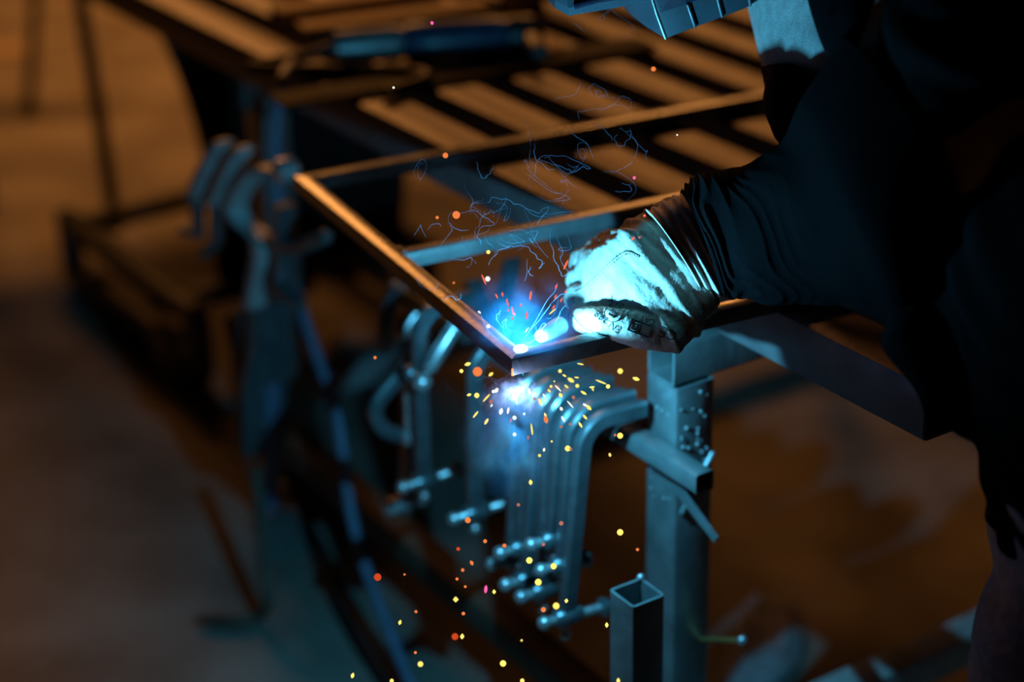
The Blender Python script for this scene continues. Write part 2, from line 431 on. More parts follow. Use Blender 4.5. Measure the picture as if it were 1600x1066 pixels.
# tilted clamp and two bright arms further along the rail
t = thing('screw_clamp', 'blue-lit screw clamp tipped up under the left bar with its rounded bend outwards', 'clamp', (-0.1676, 2.2646, 0.5107), 'screw clamps hung on the rail')
path = catmull(((-0.0851, 2.3172, 0.6337), (-0.1224, 2.2934, 0.6043), (-0.1578, 2.2709, 0.5736), (-0.1799, 2.2568, 0.5521), (-0.1885, 2.2513, 0.5328), (-0.1805, 2.2564, 0.5074), (-0.1618, 2.2683, 0.4898), (-0.1366, 2.2844, 0.4766)), 5)
mb = MB(); mb.flatbar(path, 0.016, 0.021, A); mb.build('clamp_frame', M['clampsteel'], t)
mb = MB(); p = V((-0.144, 2.2618, 0.4887)); mb.lathe(p - B * .012, B, [(0, .007), (.003, .011), (.026, .011), (.03, .008)], 14); mb.build('screw_boss', M['clampscrew'], t)
mb = MB(); mb.tube([p, p + Z * .085], .0055, 10); mb.build('screw', M['clampscrew'], t)
t = thing('bar_clamp', 'bright mint-lit bar clamp angled up under the left bar, its end pad below', 'clamp', (-0.1097, 2.2185, 0.6042))
mb = MB(); mb.tube(((-0.074, 2.2413, 0.6646), (-0.1092, 2.2188, 0.6163)), 0.0105, 12, round_ends=True); mb.build('clamp_bar', M['clampscrew'], t)
mb = MB(); mb.sphere((-0.1209, 2.2114, 0.5966), .0135, 14, 8); mb.build('end_pad', M['clampscrew'], t)
mb = MB(); mb.sphere((-0.137, 2.2366, 0.5981), .011, 14, 8); mb.build('end_knob', M['clampsteel'], t)
t = thing('bar_clamp', 'bright mint-lit short bar clamp nearest the blue cable under the left bar', 'clamp', (-0.1536, 2.3921, 0.5871))
mb = MB(); mb.tube(((-0.1179, 2.4149, 0.6335), (-0.1544, 2.3916, 0.5874)), 0.011, 12, round_ends=True); mb.build('clamp_bar', M['clampscrew'], t)
mb = MB(); mb.tube(((-0.1447, 2.4571, 0.6381), (-0.1707, 2.4405, 0.616), (-0.1803, 2.4343, 0.5839), (-0.1847, 2.4315, 0.5498)), 0.013, 12, round_ends=True); mb.build('clamp_jaw', M['clampsteel'], t)
t = thing('bar_clamp', 'dark blue upright bar clamp with a foot pad, below the tilted clamp bend', 'clamp', (-0.1552, 2.2606, 0.3818))
mb = MB(); mb.box((-0.1418, 2.3166, 0.5823), (-0.158, 2.3063, 0.3452), 0.028, 0.012, up=B); mb.build('clamp_bar', M['clampsteel'], t)
mb = MB(); mb.tube(((-0.1758, 2.2831, 0.3675), (-0.1378, 2.3073, 0.3671)), 0.0135, 12, round_ends=True); mb.build('foot_pad', M['clampscrew'], t)
# two upright clamp jaws beside the table rail, seen through the frame
for lab, pts in (('teal-lit upright clamp jaw leaning left, seen through the frame near the weld', ((-0.053, 2.3818, 0.6672), (-0.0263, 2.3398, 0.6073))), ('teal-lit upright clamp jaw standing straight, seen through the frame near the glove', ((0.0028, 2.2941, 0.7322), (-0.0118, 2.3171, 0.6574)))):
    t = thing('bar_clamp', lab, 'clamp', pts[1])
    mb = MB(); mb.box(pts[0], pts[1], 0.026, 0.012, up=A); mb.build('clamp_bar', M['clampsteel'], t)
    mb = MB(); mb.sphere(pts[1], 0.016, 12, 8, (1, 1, .7)); mb.build('clamp_pad', M['clampsteel'], t)

# ------------------------------------------------------------------ clamps on the far leg
KA = -2.52
def far_clamp(label, da, dz=0.0):
    t = thing('deep_clamp', label, 'clamp', tuple(ab(KA + da, 1.10, .50)), 'deep clamps on the far leg')
    return t
base = ((-0.3255, 2.5954, 0.7631), (-0.3586, 2.6474, 0.7497), (-0.3895, 2.6959, 0.7232), (-0.4155, 2.7367, 0.683), (-0.4317, 2.7622, 0.6473), (-0.4187, 2.7417, 0.6288), (-0.392, 2.6998, 0.6249), (-0.3802, 2.6814, 0.6095), (-0.3911, 2.6984, 0.5597), (-0.4101, 2.7282, 0.4924))
lb = ['teal curved deep clamp nearest the frame corner on the far leg', 'teal deep clamp, middle of the three on the far leg', 'teal deep clamp, outermost of the three on the far leg']
for i in range(3):
    t = thing('deep_clamp', lb[i], 'clamp', base[-1], 'deep clamps on the far leg')
    off = -A * (0.047 * i) - B * (0.012 * i)
    path = [V(p) + off for p in base]
    if i: path = [V(p) + off for p in ((-0.3586, 2.6474, 0.774), (-0.3808, 2.6823, 0.7381), (-0.4072, 2.7237, 0.6917), (-0.4309, 2.7609, 0.6434))]
    mb = MB(); mb.flatbar(catmull(path, 5), 0.036, 0.038, A, taper=i > 0); mb.build('clamp_frame', M['paleclamp'], t)
    e = path[0]
    if i == 0:
        mb = MB(); mb.lathe(e - B * .02, B, [(0, .012), (.004, .019), (.03, .019), (.036, .012)], 16); mb.build('end_knob', M['clampscrew'], t)
        mb = MB(); mb.sphere(path[7] - B * .008, .016, 12, 8); mb.build('pivot', M['clampscrew'], t)
    j = path[-1]
    mb = MB(); mb.tube([j, j + V((-0.006, 0, -.07)), j + V((-.03, 0, -(.16, .09, .06)[i]))], [.013, .011, .008], 10, round_ends=True); mb.build('lever', M['clampsteel'], t)
t = thing('bar_clamp', 'dim teal bar clamp set crosswise on the far leg below the frame corner', 'clamp', (-0.3408, 2.638, 0.5887))
mb = MB(); mb.box((-0.3359, 2.6304, 0.696), (-0.3492, 2.6513, 0.5459), 0.034, 0.02, up=A); mb.build('clamp_bar', M['clampsteel'], t)
mb = MB(); mb.tube(((-0.3588, 2.6478, 0.6223), (-0.3133, 2.5763, 0.6444), (-0.2659, 2.502, 0.6928)), 0.012, 10, round_ends=True); mb.build('cross_handle', M['clampsteel'], t)
mb = MB(); mb.tube(((-0.3635, 2.6551, 0.5715), (-0.3474, 2.6298, 0.555), (-0.3212, 2.5887, 0.5507)), 0.012, 10, round_ends=True); mb.build('jaw', M['clampsteel'], t)
t = thing('bar_clamp', 'long dark blue bar clamp hanging down the far leg towards the floor', 'clamp', (-0.4459, 2.8588, -0.07))
mb = MB(); mb.box((-0.404, 2.7931, 0.318), (-0.4433, 2.8547, -0.1011), 0.026, 0.012, up=A); mb.build('clamp_bar', M['bluehose'], t)
mb = MB(); mb.box((-0.4053, 2.7765, 0.0816), (-0.4054, 2.7767, -0.0378), 0.055, 0.012, up=A, r=.005); mb.build('jaw_plate', M['galv'], t)
mb = MB(); mb.tube(((-0.4729, 2.8454, 0.4138), (-0.4623, 2.8288, 0.3383), (-0.4634, 2.8305, 0.2773)), 0.010, 10, round_ends=True); mb.build('screw_handle', M['clampsteel'], t)
mb = MB(); mb.box((-0.4069, 2.779, 0.4759), (-0.4298, 2.8149, 0.1862), 0.085, 0.03, up=A, r=.006); mb.build('sliding_head', mat('dark_cast_iron', (.09, .11, .12), .6, .1), t)
hk = thing('crowbar', 'dark bent steel bar resting on the floor by the far leg', 'bar', (-0.4373, 2.5511, 0.012))
mb = MB(); mb.tube(catmull([V((-0.4261, 2.6868, 0.2126)), V((-0.4101, 2.5886, 0.1187)), V((-0.4032, 2.5391, 0.0589)), V((-0.4235, 2.5587, 0.014)), V((-0.452, 2.545, 0.014)), V((-0.4994, 2.551, 0.014))], 6), 0.011, 10, round_ends=True); mb.build('bar_shank', M['rust'], hk)
mb = MB(); mb.sphere((-0.5059, 2.5532, 0.014), .014, 10, 6, (1.4, .8, .6)); mb.build('bar_tip', M['rust'], hk)

# ------------------------------------------------------------------ cables
pts = [V(p) for p in ((-0.3657, 2.9005, 0.7835), (-0.3787, 2.9027, 0.7125), (-0.3799, 2.8809, 0.626), (-0.3688, 2.8355, 0.5306), (-0.3422, 2.7715, 0.4659), (-0.3091, 2.6944, 0.3978), (-0.2831, 2.6341, 0.3469), (-0.2721, 2.5972, 0.2858), (-0.262, 2.5563, 0.2043), (-0.2377, 2.493, 0.1363), (-0.2045, 2.4172, 0.0844), (-0.1686, 2.3398, 0.0298), (-0.1453, 2.3032, 0.0039))]
for p in pts: p.z = max(p.z, 0.012)
top = ((-0.3364, 2.9095, 0.842), (-0.3441, 2.8245, 0.846), (-0.3483, 2.7893, 0.836))
top = [V(p) for p in top]
mb = MB(); mb.tube(catmull(top + pts, 6), 0.009, 10)
tag(mb.build('power_cable', M['bluehose']), 'blue-grey cable hanging from the table edge past the far clamps to the floor', 'cable')
mb = MB(); mb.tube(catmull(((-0.4298, 3.1688, 0.012), (-0.3972, 2.9907, 0.012), (-0.3535, 2.7838, 0.012), (-0.3082, 2.6274, 0.012), (-0.2564, 2.4838, 0.012), (-0.2048, 2.3667, 0.012), (-0.1676, 2.293, 0.012)), 6), 0.011, 8)
tag(mb.build('ground_hose', M['rubber']), 'black hose curving over the floor left of the table stretcher', 'hose')

# ------------------------------------------------------------------ things lying on the table
g0 = V((-0.2746, 2.9002, 0.862)); g1 = V((-0.1529, 2.9339, 0.862)); g2 = V((0.0496, 2.9529, 0.862))
gr = thing('angle_grinder', 'grey and dark blue angle grinder lying across the far slats', 'grinder', tuple((g0 + g2) / 2 - Z * .032))
gd = (g2 - g0).normalized()
mb = MB(); mb.lathe(g0, gd, [(0, .020), (.006, .027), (.10, .029), (.115, .024)], 20); mb.build('handle_grip', M['galv'], gr)
mb = MB(); mb.lathe(g0 + gd * .112, gd, [(0, .024), (.01, .031), (.06, .033), (.15, .031), (.17, .027)], 20); mb.build('motor_body', mat('dark_blue_plastic', (.02, .05, .10), .4), gr)
mb = MB(); mb.lathe(g0 + gd * .28, gd, [(0, .027), (.012, .032), (.045, .030), (.06, .018)], 20); hd = mb.build('gear_head', M['black'], gr)
mb = MB(); c = g0 + gd * .315; mb.lathe(c - Z * .022, Z, [(0, .058), (.003, .060), (.005, .060), (.006, .056)], 28); mb.build('grinding_disc', M['rust'], gr)
mb = MB(); sdv = gd.cross(Z); mb.lathe(c, sdv, [(0, .012), (.02, .014), (.11, .016), (.12, .011)], 14); mb.build('side_handle', M['black'], gr)
mb = MB(); mb.tube(catmull([g0 - gd * .0, g0 - gd * .05 - Z * .012, g0 - gd * .09 + B * -.04 - Z * .02, ab(-2.44, 1.40, .842), ab(-2.38, 1.30, .842)], 6), .010, 10); mb.build('cord', M['rubber'], gr)
bt = thing('flat_bar_stock', 'black flat steel bar lying askew across the slats below the grinder', 'bar', tuple(V((-0.1509, 2.8512, 0.835))))
mb = MB(); mb.box((-0.346, 2.7014, 0.8365), (0.2336, 2.9731, 0.8365), 0.075, 0.005); mb.build('bar_body', M['darksteel'], bt)
wb = thing('wooden_batten', 'pale wooden batten lying across the slats behind the grinder', 'batten', tuple(V((-0.2512, 3.1542, 0.84))))
mb = MB(); mb.box((-0.3421, 3.0608, 0.843), (-0.0295, 3.1893, 0.843), 0.055, 0.026); mb.build('batten_body', M['wood'], wb)
wb = thing('wooden_batten', 'orange-lit wooden batten at the picture top, farther than the pale one', 'batten', tuple(V((-0.2598, 3.2876, 0.84))))
mb = MB(); mb.box((-0.399, 3.1921, 0.843), (-0.1227, 3.3263, 0.843), 0.06, 0.022); mb.build('batten_body', M['wood'], wb)
tn = V((0.0364, 3.2647, 0.831))
pt = thing('round_pot', 'tan round pot standing on the far slats beside the welding helmet', 'pot', tuple(tn))
mb = MB(); mb.lathe(tn, Z, [(0, .032), (.004, .040), (.02, .046), (.09, .052), (.095, .053), (.095, .049), (.01, .040)], 28); mb.build('pot_body', M['tan'], pt)
mb = MB(); mb.tube([tn + Z * .085 + V((.053 * math.cos(q * .26), .053 * math.sin(q * .26), 0)) for q in range(25)], .003, 6); mb.build('pot_rim', M['tan'], pt)

# ------------------------------------------------------------------ dark sheet added in place of the shade at the far table end
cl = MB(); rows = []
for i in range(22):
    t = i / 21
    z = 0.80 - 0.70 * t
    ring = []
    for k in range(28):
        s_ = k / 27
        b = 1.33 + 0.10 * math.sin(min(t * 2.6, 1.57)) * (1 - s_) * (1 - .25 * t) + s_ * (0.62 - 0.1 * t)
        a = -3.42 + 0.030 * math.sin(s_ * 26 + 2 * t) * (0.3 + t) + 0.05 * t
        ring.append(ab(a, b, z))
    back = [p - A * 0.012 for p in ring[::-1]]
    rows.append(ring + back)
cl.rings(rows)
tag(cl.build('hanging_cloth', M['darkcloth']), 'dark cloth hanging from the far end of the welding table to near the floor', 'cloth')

# ------------------------------------------------------------------ low trolley, pole and trestle on the left
tr = thing('floor_trolley', 'low dark steel trolley frame with an upright pole on the left', 'trolley', (-0.8, 3.75, 0))
c1 = V((-1.0092, 3.9859, 0.18)); c2 = V((-0.6373, 3.4371, 0.18)); dr = (c2 - c1).normalized(); sd_ = V((-dr.y, dr.x, 0))
if sd_.y < 0: sd_ = -sd_
W_ = 0.55
for q, zz, m_, nm in ((0, .17, 'black', 'top_rail'), (W_, .17, 'black', 'top_rail'), (0, .05, 'greybar', 'bottom_rail'), (W_, .05, 'greybar', 'bottom_rail')):
    mb = MB(); mb.rhs(V((c1.x, c1.y, zz)) + sd_ * q, V((c2.x, c2.y, zz)) + sd_ * q, .045, .042, r=.004); mb.build(nm, M[m_], tr)
for p in (c1 + dr * .05, c2 - dr * .08):
    mb = MB(); mb.rhs(V((p.x, p.y, .17)), V((p.x, p.y, .17)) + sd_ * W_, .04, .04, r=.004); mb.build('cross_bar', M['black'], tr)
for p in (c1, c2):
    for q in (0, W_):
        mb = MB(); mb.rhs(V((p.x, p.y, .03)) + sd_ * q, V((p.x, p.y, .19)) + sd_ * q, .045, .045, up=dr, r=.004); mb.build('corner_post', M['greybar'], tr)
        for s2 in (0,):
            mb = MB(); w0 = V((p.x, p.y, .030)) + sd_ * q - sd_ * .012; mb.lathe(w0, sd_, [(0, .020), (.004, .029), (.020, .029), (.024, .020)], 16); mb.build('caster', M['rubber'], tr)
mb = MB(); mb.tube([V((-0.9136, 4.0412, 0.1181)), V((-0.9555, 4.1934, 0.3532)), V((-1.0109, 4.379, 0.6131)), V((-1.0662, 4.5648, 0.8735))], .017, 12); mb.build('upright_pole', mat('black_blue_paint', (.012, .016, .03), .35), tr)
bl = thing('wood_block', 'small pale wooden block sitting inside the low trolley', 'block', tuple(V((-0.718, 3.5452, 0.02))))
b0_ = V((-0.7166, 3.54, 0.0))
mb = MB(); mb.box(b0_ + V((0, 0, 0)), b0_ + V((0, 0, .085)), .055, .06, up=dr, r=.004); mb.build('block_body', M['wood'], bl)
mb = MB(); mb.box(b0_ + V((0, .0, .085)), b0_ + V((0, .0, .10)), .045, .05, up=dr, r=.004); mb.build('block_top', M['wood'], bl)
ts = thing('trestle', 'thin dark trestle leg standing on the floor at the far left', 'trestle', tuple(V((-1.4228, 5.3236, 0.0))))
f0_ = V((-1.4228, 5.3236, 0.0)); tp = V((-1.3916, 5.63, 0.509))
for s_ in (0, 1):
    q0 = f0_ + V((-.75 * s_, .1 * s_, 0)); q1 = tp + V((-.75 * s_, .1 * s_, 0))
    mb = MB(); mb.tube([q0, q1], .016, 10); lg = mb.build('leg', M['black'], ts)
    mb = MB(); mb.lathe(q0, q1 - q0, [(0, .022), (.004, .026), (.04, .024), (.05, .017)], 14); mb.build('rubber_foot', M['rubber'], lg)
mb = MB(); mb.box(tp + V((.1, 0, 0)), tp + V((-.85, .1, 0)), .06, .05); mb.build('top_beam', M['black'], ts)
# flat sheet on the floor, far left
sh0 = V((-1.7375, 6.0143, 0.004))
mb = MB(); mb.box(sh0 + V((-.75, -.06, 0)), sh0 + V((.135, .05, 0)), .16, .006, r=.002)
tag(mb.build('cardboard_sheet', mat('cardboard', (.52, .40, .26), .8, 0, .1, 20, .1)), 'flat sheet of cardboard lying on the floor beyond the trestle leg', 'cardboard')
# rag on the floor at right
rg = MB(); rows = []
o_ = ((0.3881, 2.6029, 0.0), (0.4526, 2.5613, 0.0), (0.4332, 2.3993, -0.0), (0.3629, 2.3187, 0.0), (0.308, 2.3458, -0.0), (0.3462, 2.501, 0.0))
ce = sum((V(p) for p in o_), V()) / len(o_)
for k_, z_ in ((1.0, .002), (.97, .012), (.6, .026), (.25, .018)):
    ring = []
    loop = catmull(list(o_) + [o_[0]], 6)[:-1]
    for j, p in enumerate(loop):
        q = ce + (p - ce) * k_; ring.append(q + Z * (z_ + (.010 * noise.noise(p * 14 + V((0, 0, k_))) if z_ > .005 else 0)))
    rows.append(ring)
rg.rings(rows)
tag(rg.build('rag', M['ragcloth']), 'crumpled grey rag on the dark floor right of the near table leg', 'rag')

# ------------------------------------------------------------------ the welder
PELV = V((.60, 1.50, .86)); NECK = V((.41, 1.80, 1.27))
SL = V((.435, 1.64, 1.225)); SR = V((.47, 1.98, 1.22))
EL = V((0.3509, 1.7117, 1.0001)); WL = V((0.2014, 1.8156, 0.939))
ER = V((.56, 2.02, .985)); WR = V((.40, 2.09, .90))
hf = V((-.937, -.208, -.281)).normalized(); hu = (Z - hf * Z.dot(hf)).normalized(); hs_ = hu.cross(hf)
CHIN = V((0.1714, 1.9222, 1.1347))
HC = CHIN - hf * .115 - hs_ * .075 + hu * .150           # centre of the head
HIPL, HIPR = V((.575, 1.47, .86)), V((.70, 1.60, .86))
KNL, KNR = V((.545, 1.50, .47)), V((.74, 1.66, .47))
ANL, ANR = V((.565, 1.42, .085)), V((.80, 1.62, .085))
def chain(mb, pts, rad, n=14, flat=None, sub=5):
    P = catmull(pts, sub); R = [q.x for q in catmull([V((r, 0, 0)) for r in rad], sub)]
    mb.tube(P, R, n, flat=flat, round_ends=True)
def hand_shapes(mb, w, d, pn, side, curl=1.0):
    """palm, four unequal bent fingers and a thumb; w wrist, d finger direction, pn palm normal, side towards the thumb"""
    k = w + d * .085
    mb.rings([[c + side * (hw * math.cos(q)) + pn * (ht * math.sin(q)) for q in [math.tau * j / 14 for j in range(14)]] for c, hw, ht in
              ((w - d * .01, .028, .021), (w + d * .02, .033, .020), (w + d * .06, .041, .018), (k, .042, .015), (k + d * .008, .034, .009))])
    for i, (o, L, r) in enumerate(((.030, .072, .0092), (.010, .080, .0095), (-.011, .074, .009), (-.030, .058, .0082))):
        a = k + side * o - d * .02; b = k + side * o + d * .012
        c = b + (d * math.cos(curl * .7) + pn * math.sin(curl * .7)) * L * .45
        e = c + (d * math.cos(curl * 1.7) + pn * math.sin(curl * 1.7)) * L * .32
        g = e + (d * math.cos(curl * 2.4) + pn * math.sin(curl * 2.4)) * L * .24
        mb.tube([a, b, c, e, g], [r, r * 1.08, r, r * .93, r * .82], 10, round_ends=True)
    a = w + d * .025 + side * .022; b = w + d * .050 + side * .050 + pn * .012; c = b + d * .030 + side * .008 + pn * .016; e = c + d * .024 - side * .006 + pn * .012
    mb.tube([a, b, c, e], [.014, .013, .011, .009], 10, round_ends=True)
body = MB()
chain(body, [PELV, PELV.lerp(NECK, .35) + V((.01, 0, 0)), PELV.lerp(NECK, .72), NECK - V((-.01, .01, .05))], [.135, .125, .14, .085], 20)
chain(body, [NECK - Z * .04, NECK.lerp(HC, .5), HC - hu * .05], [.062, .056, .06])
chain(body, [NECK.lerp(SL, .3) + V((.05, 0, -.03)), SL, SL.lerp(EL, .5), EL, EL.lerp(WL, .5), WL], [.055, .05, .044, .040, .036, .027])
chain(body, [NECK.lerp(SR, .3) - Z * .03, SR, SR.lerp(ER, .5), ER, ER.lerp(WR, .5), WR], [.06, .055, .047, .041, .038, .027])
for hp, kn, an in ((HIPL, KNL, ANL), (HIPR, KNR, ANR)):
    chain(body, [hp, hp.lerp(kn, .5), kn, kn.lerp(an, .35), an], [.095, .078, .058, .055, .036])
    tow = V((-.80, .55, 0)).normalized()
    body.tube([an + Z * -.02 - tow * .05, an - Z * .045 + tow * .04, an - Z * .055 + tow * .14], [.035, .036, .026], 12, round_ends=True)
# head with a face
body.sphere(HC + hu * .03 - hf * .01, .098, 20, 14, (1.0, .80, 1.08), (hf, hs_, hu))
body.sphere(HC - hu * .05 + hf * .025, .066, 16, 10, (1.0, .85, 1.0), (hf, hs_, hu))
body.tube([HC + hf * .088 + hu * .010, HC + hf * .108 - hu * .022, HC + hf * .095 - hu * .032], [.009, .014, .012], 10, round_ends=True)
body.tube([HC + hf * .083 - hu * .058 + hs_ * .024, HC + hf * .092 - hu * .060, HC + hf * .083 - hu * .058 - hs_ * .024], .007, 8, round_ends=True)
for e in (-1, 1):
    body.sphere(HC + hs_ * .080 * e - hu * .008 - hf * .012, .030, 12, 8, (.55, .28, 1), (hf, hs_, hu))
    body.sphere(HC + hf * .080 + hs_ * .032 * e + hu * .012, .014, 10, 8)
hand_shapes(body, WR, (V((-.10, .02, -.06))).normalized(), V((0, -.3, -1)).normalized().cross(V((-.10, .02, -.06)).normalized()).cross(V((-.10, .02, -.06)).normalized()).normalized() * -1, V((-.10, .02, -.06)).normalized().cross(Z).normalized(), .6)
hd_ = (V((0.072, 1.7941, 0.9042)) - WL).normalized()
bm_me = voxel_mesh(body, .0075, 5, 'person_body')
person = thing('person', 'welder in a black jacket, helmet and tan glove bending over the frame', 'person', (PELV.x, PELV.y, 0))
def pobj(name, me, m, parent):
    shift_mesh(me, V((PELV.x, PELV.y, 0))); return link(name, me, m, parent)
pb = pobj('body', bm_me, M['skin'], person)
mb = MB()
mb.rings([[HC + hu * (.03 + .106 * math.sin(v)) - hf * .012 + (hf * math.cos(q) * 1.0 + hs_ * math.sin(q) * .84) * (.104 * math.cos(v)) for q in [math.tau * k / 20 for k in range(20)]] for v in (.25, .5, .8, 1.1, 1.4)])
mb.build('hair', M['hair'], person)

# jacket: torso, near shoulder, upper arms, hem
jk = MB()
chain(jk, [V((.605, 1.49, .85)), V((.59, 1.55, .95)), V((.56, 1.68, 1.07)), V((.535, 1.78, 1.18)), NECK + V((.06, .02, -.02))], [.165, .178, .180, .150, .09], 26)
chain(jk, [SL.lerp(NECK, .4) + V((.05, 0, 0)), SL, SL.lerp(EL, .5) + V((.02, 0, 0)), EL + V((.02, 0, 0))], [.09, .088, .078, .058], 18)
chain(jk, [SR.lerp(NECK, .5), SR, SR.lerp(ER, .5), ER, ER.lerp(WR, .55), WR], [.10, .088, .070, .062, .056, .050], 16)
chain(jk, [V((0.3968, 1.607, 0.9281)), V((0.4031, 1.5731, 0.8902)), V((0.3956, 1.5548, 0.8624))], [.045, .028, .010], 14)
chain(jk, [V((0.4389, 1.5964, 0.905)), V((0.4504, 1.5694, 0.8703)), V((0.4654, 1.5515, 0.8553))], [.06, .045, .022], 14)
# long dark coat tail over the thigh
chain(jk, [V((0.5092, 1.5866, 0.9075)), V((0.507, 1.5511, 0.8304)), V((0.51, 1.5326, 0.7782)), V((0.5222, 1.5138, 0.7255))], [.075, .066, .062, .05], 16)
jme = voxel_mesh(jk, .006, 7, 'jacket')
for v, nn_ in with_normals(jme):
    p = v.co; v.co = p + nn_ * (.004 * noise.noise(p * 16) + .0025 * math.sin(p.z * 90 + 9 * noise.noise(p * 7)))
jacket = pobj('jacket', jme, M['jacket'], person)
# sleeve with ring folds
VD = V((-fwd.x, -fwd.y, -fwd.z))
def sl_disp(t, a):
    if t < .012: return -.001
    w = max(0.0, 1 - t * 1.25)
    s_ = math.sin(t * 46 + 1.6 * math.sin(a + .6) + 5.2 * noise.noise(V((math.cos(a) * 1.1, math.sin(a) * 1.1, t * 4))) - 6 * t * t)
    return w * w * .0058 * (1 - abs(s_)) ** 1.4 - .003 * w + .007 * noise.noise(V((math.cos(a), math.sin(a), t * 7))) * min(1, t * 4)
SLV = (((0.2001, 1.8078, 0.9457), (-0.0197, 0.0235, 0.0511), 0.056), ((0.2095, 1.7996, 0.952), (-0.0224, 0.0258, 0.056), 0.062), ((0.2299, 1.7819, 0.9612), (-0.0233, 0.028, 0.0609), 0.066), ((0.2575, 1.7591, 0.9715), (-0.0301, 0.0296, 0.0644), 0.07), ((0.2856, 1.7325, 0.9856), (-0.0359, 0.0315, 0.0685), 0.075), ((0.3082, 1.7054, 0.9983), (-0.0407, 0.0353, 0.0767), 0.08), ((0.3334, 1.675, 1.028), (-0.0497, 0.0444, 0.0965), 0.085), ((0.3728, 1.6622, 1.096), (-0.0576, 0.0435, 0.0946), 0.09))
sv = MB(); sv.rings(loft_rings([(V(c), V(h_), t_) for c, h_, t_ in SLV], VD, n=72, sq=.95, disp=sl_disp), cap0=True, cap1=True)
sv2 = MB(); sv2.v, sv2.f = sv.v, sv.f
def sub_rings(secs, sub, n, disp, sq, peak=None):
    C = catmull([V(q[0]) for q in secs], sub); H = catmull([V(q[1]) for q in secs], sub); T = catmull([V((q[2], 0, 0)) for q in secs], sub)
    rings = []; m = len(C)
    for i in range(m):
        t = i / (m - 1); hl = H[i].length; hn = H[i] / hl; w = (VD - hn * VD.dot(hn)).normalized(); ring = []
        for k in range(n):
            a = math.tau * k / n; c, s_ = math.cos(a), math.sin(a)
            cc_, ss_ = math.copysign(abs(c) ** sq, c), math.copysign(abs(s_) ** sq, s_)
            if peak and s_ > 0:
                c0, amt = peak(t); q_ = (1 - cc_) / (1 - c0) if cc_ > c0 else max(0.0, (1 + cc_) / (1 + c0)) ** .6
                ss_ = ss_ * (1 - amt) + 1.32 * q_ * amt
            p = hn * (hl * cc_) + w * (T[i].x * ss_)
            ring.append(C[i] + p + p.normalized() * disp(t, a))
        rings.append(ring)
    return rings
sv = MB(); R_ = sub_rings(SLV, 26, 96, sl_disp, .95)
inner = [[p.lerp(sum(r, V()) / len(r), .16) for p in r] for r in R_[:10]]
sv.rings(inner[::-1] + R_, cap0=False, cap1=True)
sleeve = sv.build('sleeve', M['jacket'], jacket, auto=False)

# pale shirt front showing between the jacket edges
sh = MB()
sh_s = (((0.3122, 1.958, 1.2007), (-0.0377, 0.1104, -0.0353), 0.03), ((0.3161, 1.9412, 1.17), (-0.0366, 0.1102, -0.0297), 0.03), ((0.3189, 1.9251, 1.141), (-0.033, 0.1069, -0.0308), 0.03), ((0.3174, 1.9061, 1.1116), (-0.0266, 0.1018, -0.03), 0.03), ((0.3126, 1.903, 1.087), (-0.0182, 0.091, -0.0235), 0.026))
sh.rings(sub_rings(sh_s, 6, 40, lambda t, a: .003 * math.sin(a * 5 + 3 * t), .8))
shirt = sh.build('shirt', M['shirt'], person, auto=False)
lp = MB(); lp_s = (((0.3209, 1.7706, 1.2358), (-0.02, 0.0399, -0.0091), 0.02), ((0.3259, 1.7564, 1.211), (-0.0203, 0.0359, -0.0118), 0.02), ((0.3338, 1.7389, 1.179), (-0.0187, 0.0336, -0.0107), 0.02), ((0.3401, 1.7207, 1.1513), (-0.0175, 0.0305, -0.0054), 0.02), ((0.3369, 1.7105, 1.1292), (-0.0248, 0.033, -0.0), 0.02))
lp.rings(sub_rings(lp_s, 6, 30, lambda t, a: .001 * math.sin(a * 3), .9)); lp.build('jacket_lapel', M['jacket'], jacket, auto=False)
lp = MB(); lp_s = (((0.313, 1.8959, 1.0896), (-0.0206, 0.1038, -0.0255), 0.03), ((0.3243, 1.8738, 1.0775), (-0.0275, 0.1082, -0.0281), 0.04), ((0.3311, 1.8461, 1.0529), (-0.0336, 0.1049, -0.0232), 0.05), ((0.3366, 1.8055, 1.0246), (-0.0374, 0.095, -0.0088), 0.05))
lp.rings(sub_rings(lp_s, 6, 40, lambda t, a: .003 * math.sin(a * 4 + 6 * t), .9)); lp.build('jacket_front', M['jacket'], jacket, auto=False)

# trousers and boots
tr_ = MB()
chain(tr_, [PELV + Z * .02, PELV - Z * .06], [.15, .15], 20)
tuckl = V((0.5284, 1.5641, 0.8228))
chain(tr_, [HIPL, V((0.5341, 1.5567, 0.7708)), V((0.5387, 1.5329, 0.6952)), V((0.5289, 1.5168, 0.6362)), V((0.5233, 1.5079, 0.593)), KNL + V((.02, .02, -.12)), ANL + Z * .03], [.115, .078, .078, .086, .085, .080, .072], 20)
chain(tr_, [HIPR, HIPR.lerp(KNR, .5), KNR, KNR.lerp(ANR, .5), ANR + Z * .03], [.115, .10, .085, .078, .072], 20)
tme = voxel_mesh(tr_, .008, 6, 'trousers')
for v, nn_ in with_normals(tme):
    p = v.co; v.co = p + nn_ * (.005 * noise.noise(p * 12) + .002 * math.sin(p.z * 70 + 8 * noise.noise(p * 5)))
pobj('trousers', tme, M['trouser'], person)
